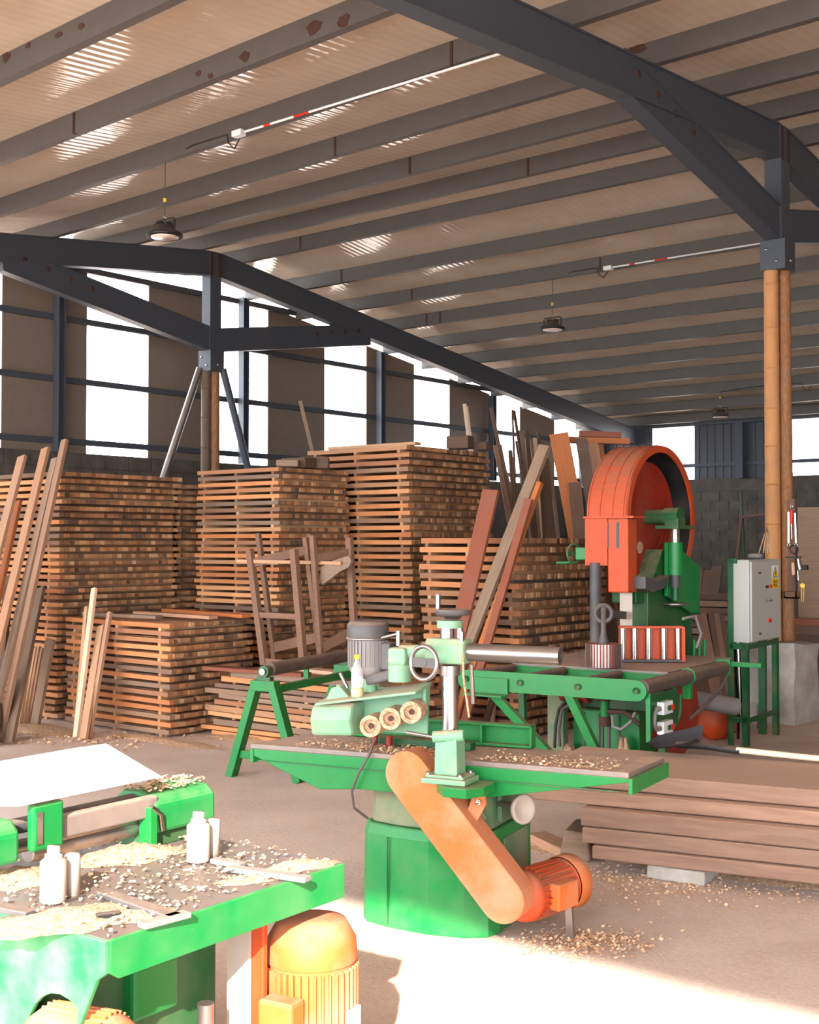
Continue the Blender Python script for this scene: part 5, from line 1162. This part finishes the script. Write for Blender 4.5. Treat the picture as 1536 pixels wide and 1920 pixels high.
# shavings heaped on the planer table
def W_(x, y, z=ZP): return QP.o + QP.x*x + QP.y*y + Vector((0, 0, z))
for i, (px, py, r, h, lab) in enumerate(((240, 1605, (.17, .11), .03, 'heap of bright shavings in the middle of the planer table'), (556, 1628, (.13, .045), .022, 'heap of bright shavings along the far edge of the planer table'), (110, 1728, (.2, .11), .024, 'heap of bright shavings at the near corner of the planer table'), (20, 1650, (.16, .12), .03, 'heap of shavings at the left frame edge of the planer table'), (470, 1650, (.1, .05), .012, 'thin spread of shavings right of the pressure roll'), (250, 1718, (.1, .06), .012, 'thin spread of shavings around the steel bar'))):
    p = G(px, py, ZP); heap('shavings_heap', (p.x, p.y, ZP+.001), r, h, lab, 40+i, 26, rz=70)
def on_pl(r):
    p = QP.o + QP.x*(-r.uniform(.01, .95)*r.uniform(.4, 1)) + QP.y*r.uniform(.01, YE-.01); return (p.x, p.y)
chips('wood_chips', 750, on_pl, ZP, 'loose shavings strewn over the planer table', 12, (.006, .02), .018)
def on_hs(r):
    p = QP.o + QP.x*(XB - r.uniform(.03, .18)) + QP.y*r.uniform(y0, y1); return (p.x, p.y)
chips('wood_chips', 260, on_hs, z1, 'loose shavings on top of the rounded feed housing', 13, (.006, .018), .012)
# ================================================================== loose things
# shovel on the top slab
A, Bh = G(1205, 1405, BEAM_TOP+.03), G(1560, 1428, BEAM_TOP+.03)
d = (Bh-A).normalized(); an = math.atan2(d.y, d.x)
t = thing('shovel', 'black shovel with pale wooden handle lying on the beam pile', 'shovel', (A.x, A.y+.06, BEAM_TOP+.004), math.degrees(an))
b = B_(); vs = []; fs = []; nx, ny = 10, 8; Lb, Wb = .30, .13
for k in (0, .004):
    for i in range(nx+1):
        for j in range(ny+1):
            u = i/nx; v = j/ny*2-1; w = Wb*(math.sqrt(max(0, 1-(1-min(1, u*2.2))**2)) if u < .45 else 1.)*(1 if u < .9 else 1-.15*(u-.9)/.1)
            vs.append((u*Lb, v*w, .015 + .05*v*v*(.3+.7*u) + .045*u*u + k))
n1 = (nx+1)*(ny+1); g_ = lambda i, j: i*(ny+1)+j
for i in range(nx):
    for j in range(ny): fs.append((g_(i, j), g_(i, j+1), g_(i+1, j+1), g_(i+1, j))); fs.append(tuple(n1+x for x in (g_(i, j), g_(i+1, j), g_(i+1, j+1), g_(i, j+1))))
o = b.add(vs, fs, True).build('blade', paint('shovel_steel', (50, 50, 54), .5, .0, .6), t); o.rotation_euler = (R(12), 0, 0); o.location = (0, .03, .025)
B_().tube([(.16, .03, .05), (.32, .02, .055), (.52, 0, .04)], .02, 12).build('socket', 'black', t)
B_().tube([(.50, 0, .047), (.9, 0, .03), (1.7, 0, .022)], .017, 12).build('handle', 'plank_pale', t, label='pale wooden handle')
# tool rack hung on the post
YT = YR - .02
def tp(px, py, Y=YT): return AY(px, py, Y)
c = tp(1487, 1020); t = thing('tool_board', 'narrow wooden tool board with a small shelf box on the bamboo post', 'tool rack', (c.x, YT, tp(1487, 1128).z))
def tl(px, py): p = tp(px, py); return p.x-c.x, p.z-tp(1487, 1128).z
x0, zz1 = tl(1477, 936); x1, _ = tl(1491, 936); B_().box(x0, x1, -.012, .012, .1, zz1).build('board', 'frame_wood', t, .003)
x2, z2 = tl(1477, 1108); x3, z3 = tl(1500, 1124)
B_().box(x2, x3, -.09, .01, z3+.01, z3+.025).build('box_bottom', 'frame_wood', t); B_().box(x2, x3, -.09, -.078, z3+.01, z2).build('box_front', 'frame_wood', t); B_().box(x2, x2+.01, -.09, .01, z3+.01, z2).build('box_side', 'frame_wood', t); B_().box(x3-.01, x3, -.09, .01, z3+.01, z2).build('box_side', 'frame_wood', t)
tz, tx = tl(1487, 1045)[1], 0
B_().box(x2, x3+.02, -.05, .0, tz-.006, tz+.006).build('peg_bar', 'black', t)
def tool(lab, nm, parts, cat='tool'):
    o = thing(nm, lab, cat, c); o.location = (0, 0, 0)
    o.location = c
    for bm_, n_, m_ in parts: bm_.build(n_, m_, o).location = -c
YO = YT - .035
tool('red-handled screwdriver hanging on the tool board', 'screwdriver', [(B_().cyl(tp(1484, 982, YO), tp(1485, 957, YO), .016, n=12), 'handle', 'redplastic'), (B_().cyl(tp(1484, 982, YO), tp(1485, 1010, YO), .005, n=8), 'shaft', 'chrome'), (B_().torus(tp(1484.5, 950, YO), (0, 1, 0), .012, .004, 12, 6), 'ring', 'chrome')])
tool('long spanner hanging at the left of the tool board', 'spanner', [(B_().bar(tp(1479, 960, YO), tp(1479, 1018, YO), .016, .006), 'shank', 'chrome'), (B_().torus(tp(1479, 1022, YO), (0, 1, 0), .014, .006, 14, 6), 'ring_end', 'chrome')])
tool('long spanner hanging at the right of the tool board', 'spanner', [(B_().bar(tp(1491, 962, YO), tp(1493, 1018, YO), .014, .006), 'shank', 'chrome'), (B_().torus(tp(1493, 1022, YO), (0, 1, 0), .014, .006, 14, 6), 'ring_end', 'chrome')])
tool('wooden-handled chisel standing in the tool board box', 'chisel', [(B_().cyl(tp(1488, 1078, YO), tp(1487, 1055, YO), .015, n=12), 'handle', 'plank_pale'), (B_().bar(tp(1488, 1078, YO), tp(1488, 1104, YO), .014, .004, (1, 0, 0)), 'blade', 'darkgrey')])
tool('silver spray gun hanging right of the tool board', 'spray_gun', [(B_().cyl(tp(1497, 1048, YO), tp(1501, 1068, YO), .018, .026, n=14), 'cup', 'chrome'), (B_().cyl(tp(1496, 1070, YO), tp(1497, 1088, YO), .007, n=8), 'nozzle', 'chrome'), (B_().bar(tp(1501, 1064, YO), tp(1515, 1064, YO), .05, .03), 'handle', 'black')])
tool('brass caliper hanging right of the tool box', 'caliper', [(B_().bar(tp(1504, 1095, YO), tp(1503, 1128, YO), .005, .004), 'jaw', 'yellow'), (B_().bar(tp(1508, 1095, YO), tp(1507, 1128, YO), .005, .004), 'jaw', 'yellow'), (B_().cyl(tp(1505, 1098, YO+.02), tp(1505, 1098, YO-.01), .022, n=12), 'dial', 'yellow')])
tool('black cable coil hanging on the tool board', 'cable_coil', [(B_().torus(tp(1489, 1030, YO), (0, 1, .1), .04, .006, 20, 6), 'coil', 'black')], 'cable')
# right background: weathered panel, boards, tins
def bg(nm, px0, py0, px1, py1, Y, th, m, lab, cat, z0=None):
    a, b2 = AY(px0, py1, Y), AY(px1, py0, Y); o = B_().box(0, b2.x-a.x, 0, th, 0, b2.z-(a.z if z0 is None else z0)).build(nm, m, None, .004); o.location = (a.x, Y, a.z if z0 is None else z0); return tag(o, lab, cat)
bg('weathered_panel', 1497, 950, 1560, 1160, 13.2, .05, 'plank_grey', 'grey weathered door panel standing behind the bamboo post', 'panel', .003)
bg('loose_board', 1484, 1163, 1570, 1173, 12.6, .2, 'plank_red', 'reddish board on top of the pile right of the concrete block', 'board')
bg('loose_board', 1484, 1176, 1570, 1190, 12.55, .25, 'plank_dark', 'dark board in the pile right of the concrete block', 'board')
bg('timber_crate', 1486, 1192, 1570, 1330, 12.6, .3, 'plank_dark', 'dark timber base of the pile right of the concrete block', 'crate', .003)
p = AY(1488, 1196, 11.62); o = B_().lathe([(0, 0), (.035, 0), (.035, .075), (.03, .085), (0, .085)], (0, 0, 0), n=16).build('paint_tin', paint('blue_tin', (30, 78, 150), .4, .1, .2)); o.location = (p.x-.02, 11.5, .765); tag(o, 'small blue tin on the concrete block', 'tin')
t = thing('spray_can', 'pale blue spray can on the floor beside the concrete block', 'can', (G(1428, 1366).x, G(1428, 1366).y, .002))
B_().lathe([(0, 0), (.04, 0), (.04, .22), (.02, .245), (0, .245)], (0, 0, 0), n=18).build('body', paint('pale_blue_tin', (150, 178, 196), .35, .1, .1), t); B_().cyl((0, 0, .24), (0, 0, .275), .018, n=12).build('cap', 'white', t)
b = B_(); a, c2 = AY(1366, 968, 22.4), AY(1432, 1180, 22.4)
b.bar((a.x, 22.4, 0.003), (a.x+.05, 22.9, a.z), .06, .05); b.bar((a.x+.05, 22.9, a.z), (c2.x, 22.9, a.z+.06), .06, .05); b.bar((c2.x, 22.4, .003), (c2.x, 22.9, a.z+.06), .06, .05)
tag(b.build('door_frame', 'plank_dark'), 'dark empty door frame leaning on the back wall', 'frame')
a = AY(1388, 1200, 22.0); b2 = AY(1388, 918, 23.2); tag(B_().cyl((a.x, 22.4, .003), (b2.x, 23.25, b2.z), .02, n=10).build('thin_pole', 'green_dark'), 'thin green pole leaning on the back wall', 'pole')
for i, (px, py, w, m, lab) in enumerate(((1308, 1066, .25, 'plank_dark', 'dark board standing behind the green saw gusset'), (1326, 1070, .22, 'plank_dark', 'brown-black board standing left of the dark door frame'), (1345, 1062, .2, 'plank_dark', 'dark narrow board standing behind the cabinet edge'))):
    p = AY(px, py, 20.0); lean_board('standing_board', (p.x, 19.6, .004), p, w, .04, m, lab, 'board')
# sawdust drifts and chips on the floor
for i, (px, py, r, h, lab) in enumerate(((70, 1372, (.55, .22), .05, 'sawdust drift at the foot of the leaning planks'), (300, 1392, (.7, .14), .03, 'sawdust drift along the low front stack'), (450, 1388, (.5, .12), .03, 'sawdust drift beside the low untidy pile'), (1270, 1628, (1.0, .16), .04, 'sawdust drift along the beam pile'), (1480, 1662, (.6, .14), .04, 'sawdust drift at the right end of the beam pile'))):
    p = G(px, py); heap('sawdust', (p.x, p.y + (.06 if i < 3 else .12), .001), r, h, lab, 60+i, 30, rz=(4, 2, 5, 13.5, 13.5)[i])
def fl(cx, cy, sx, sy):
    def f_(r):
        p = G(r.gauss(cx, sx), max(1365, r.gauss(cy, sy))); return (p.x, p.y)
    return f_
chips('wood_chips', 1100, fl(1300, 1650, 160, 22), .0, 'wood chips on the floor before the beam pile', 14, (.008, .028), .008)
chips('wood_chips', 700, fl(1090, 1768, 60, 14), .0, 'wood chips on the floor by the orange motor', 15, (.008, .028), .008)
chips('wood_chips', 300, fl(160, 1385, 120, 10), .0, 'wood chips on the floor before the left stacks', 16, (.015, .05), .01)
bpy.context.view_layer.update()
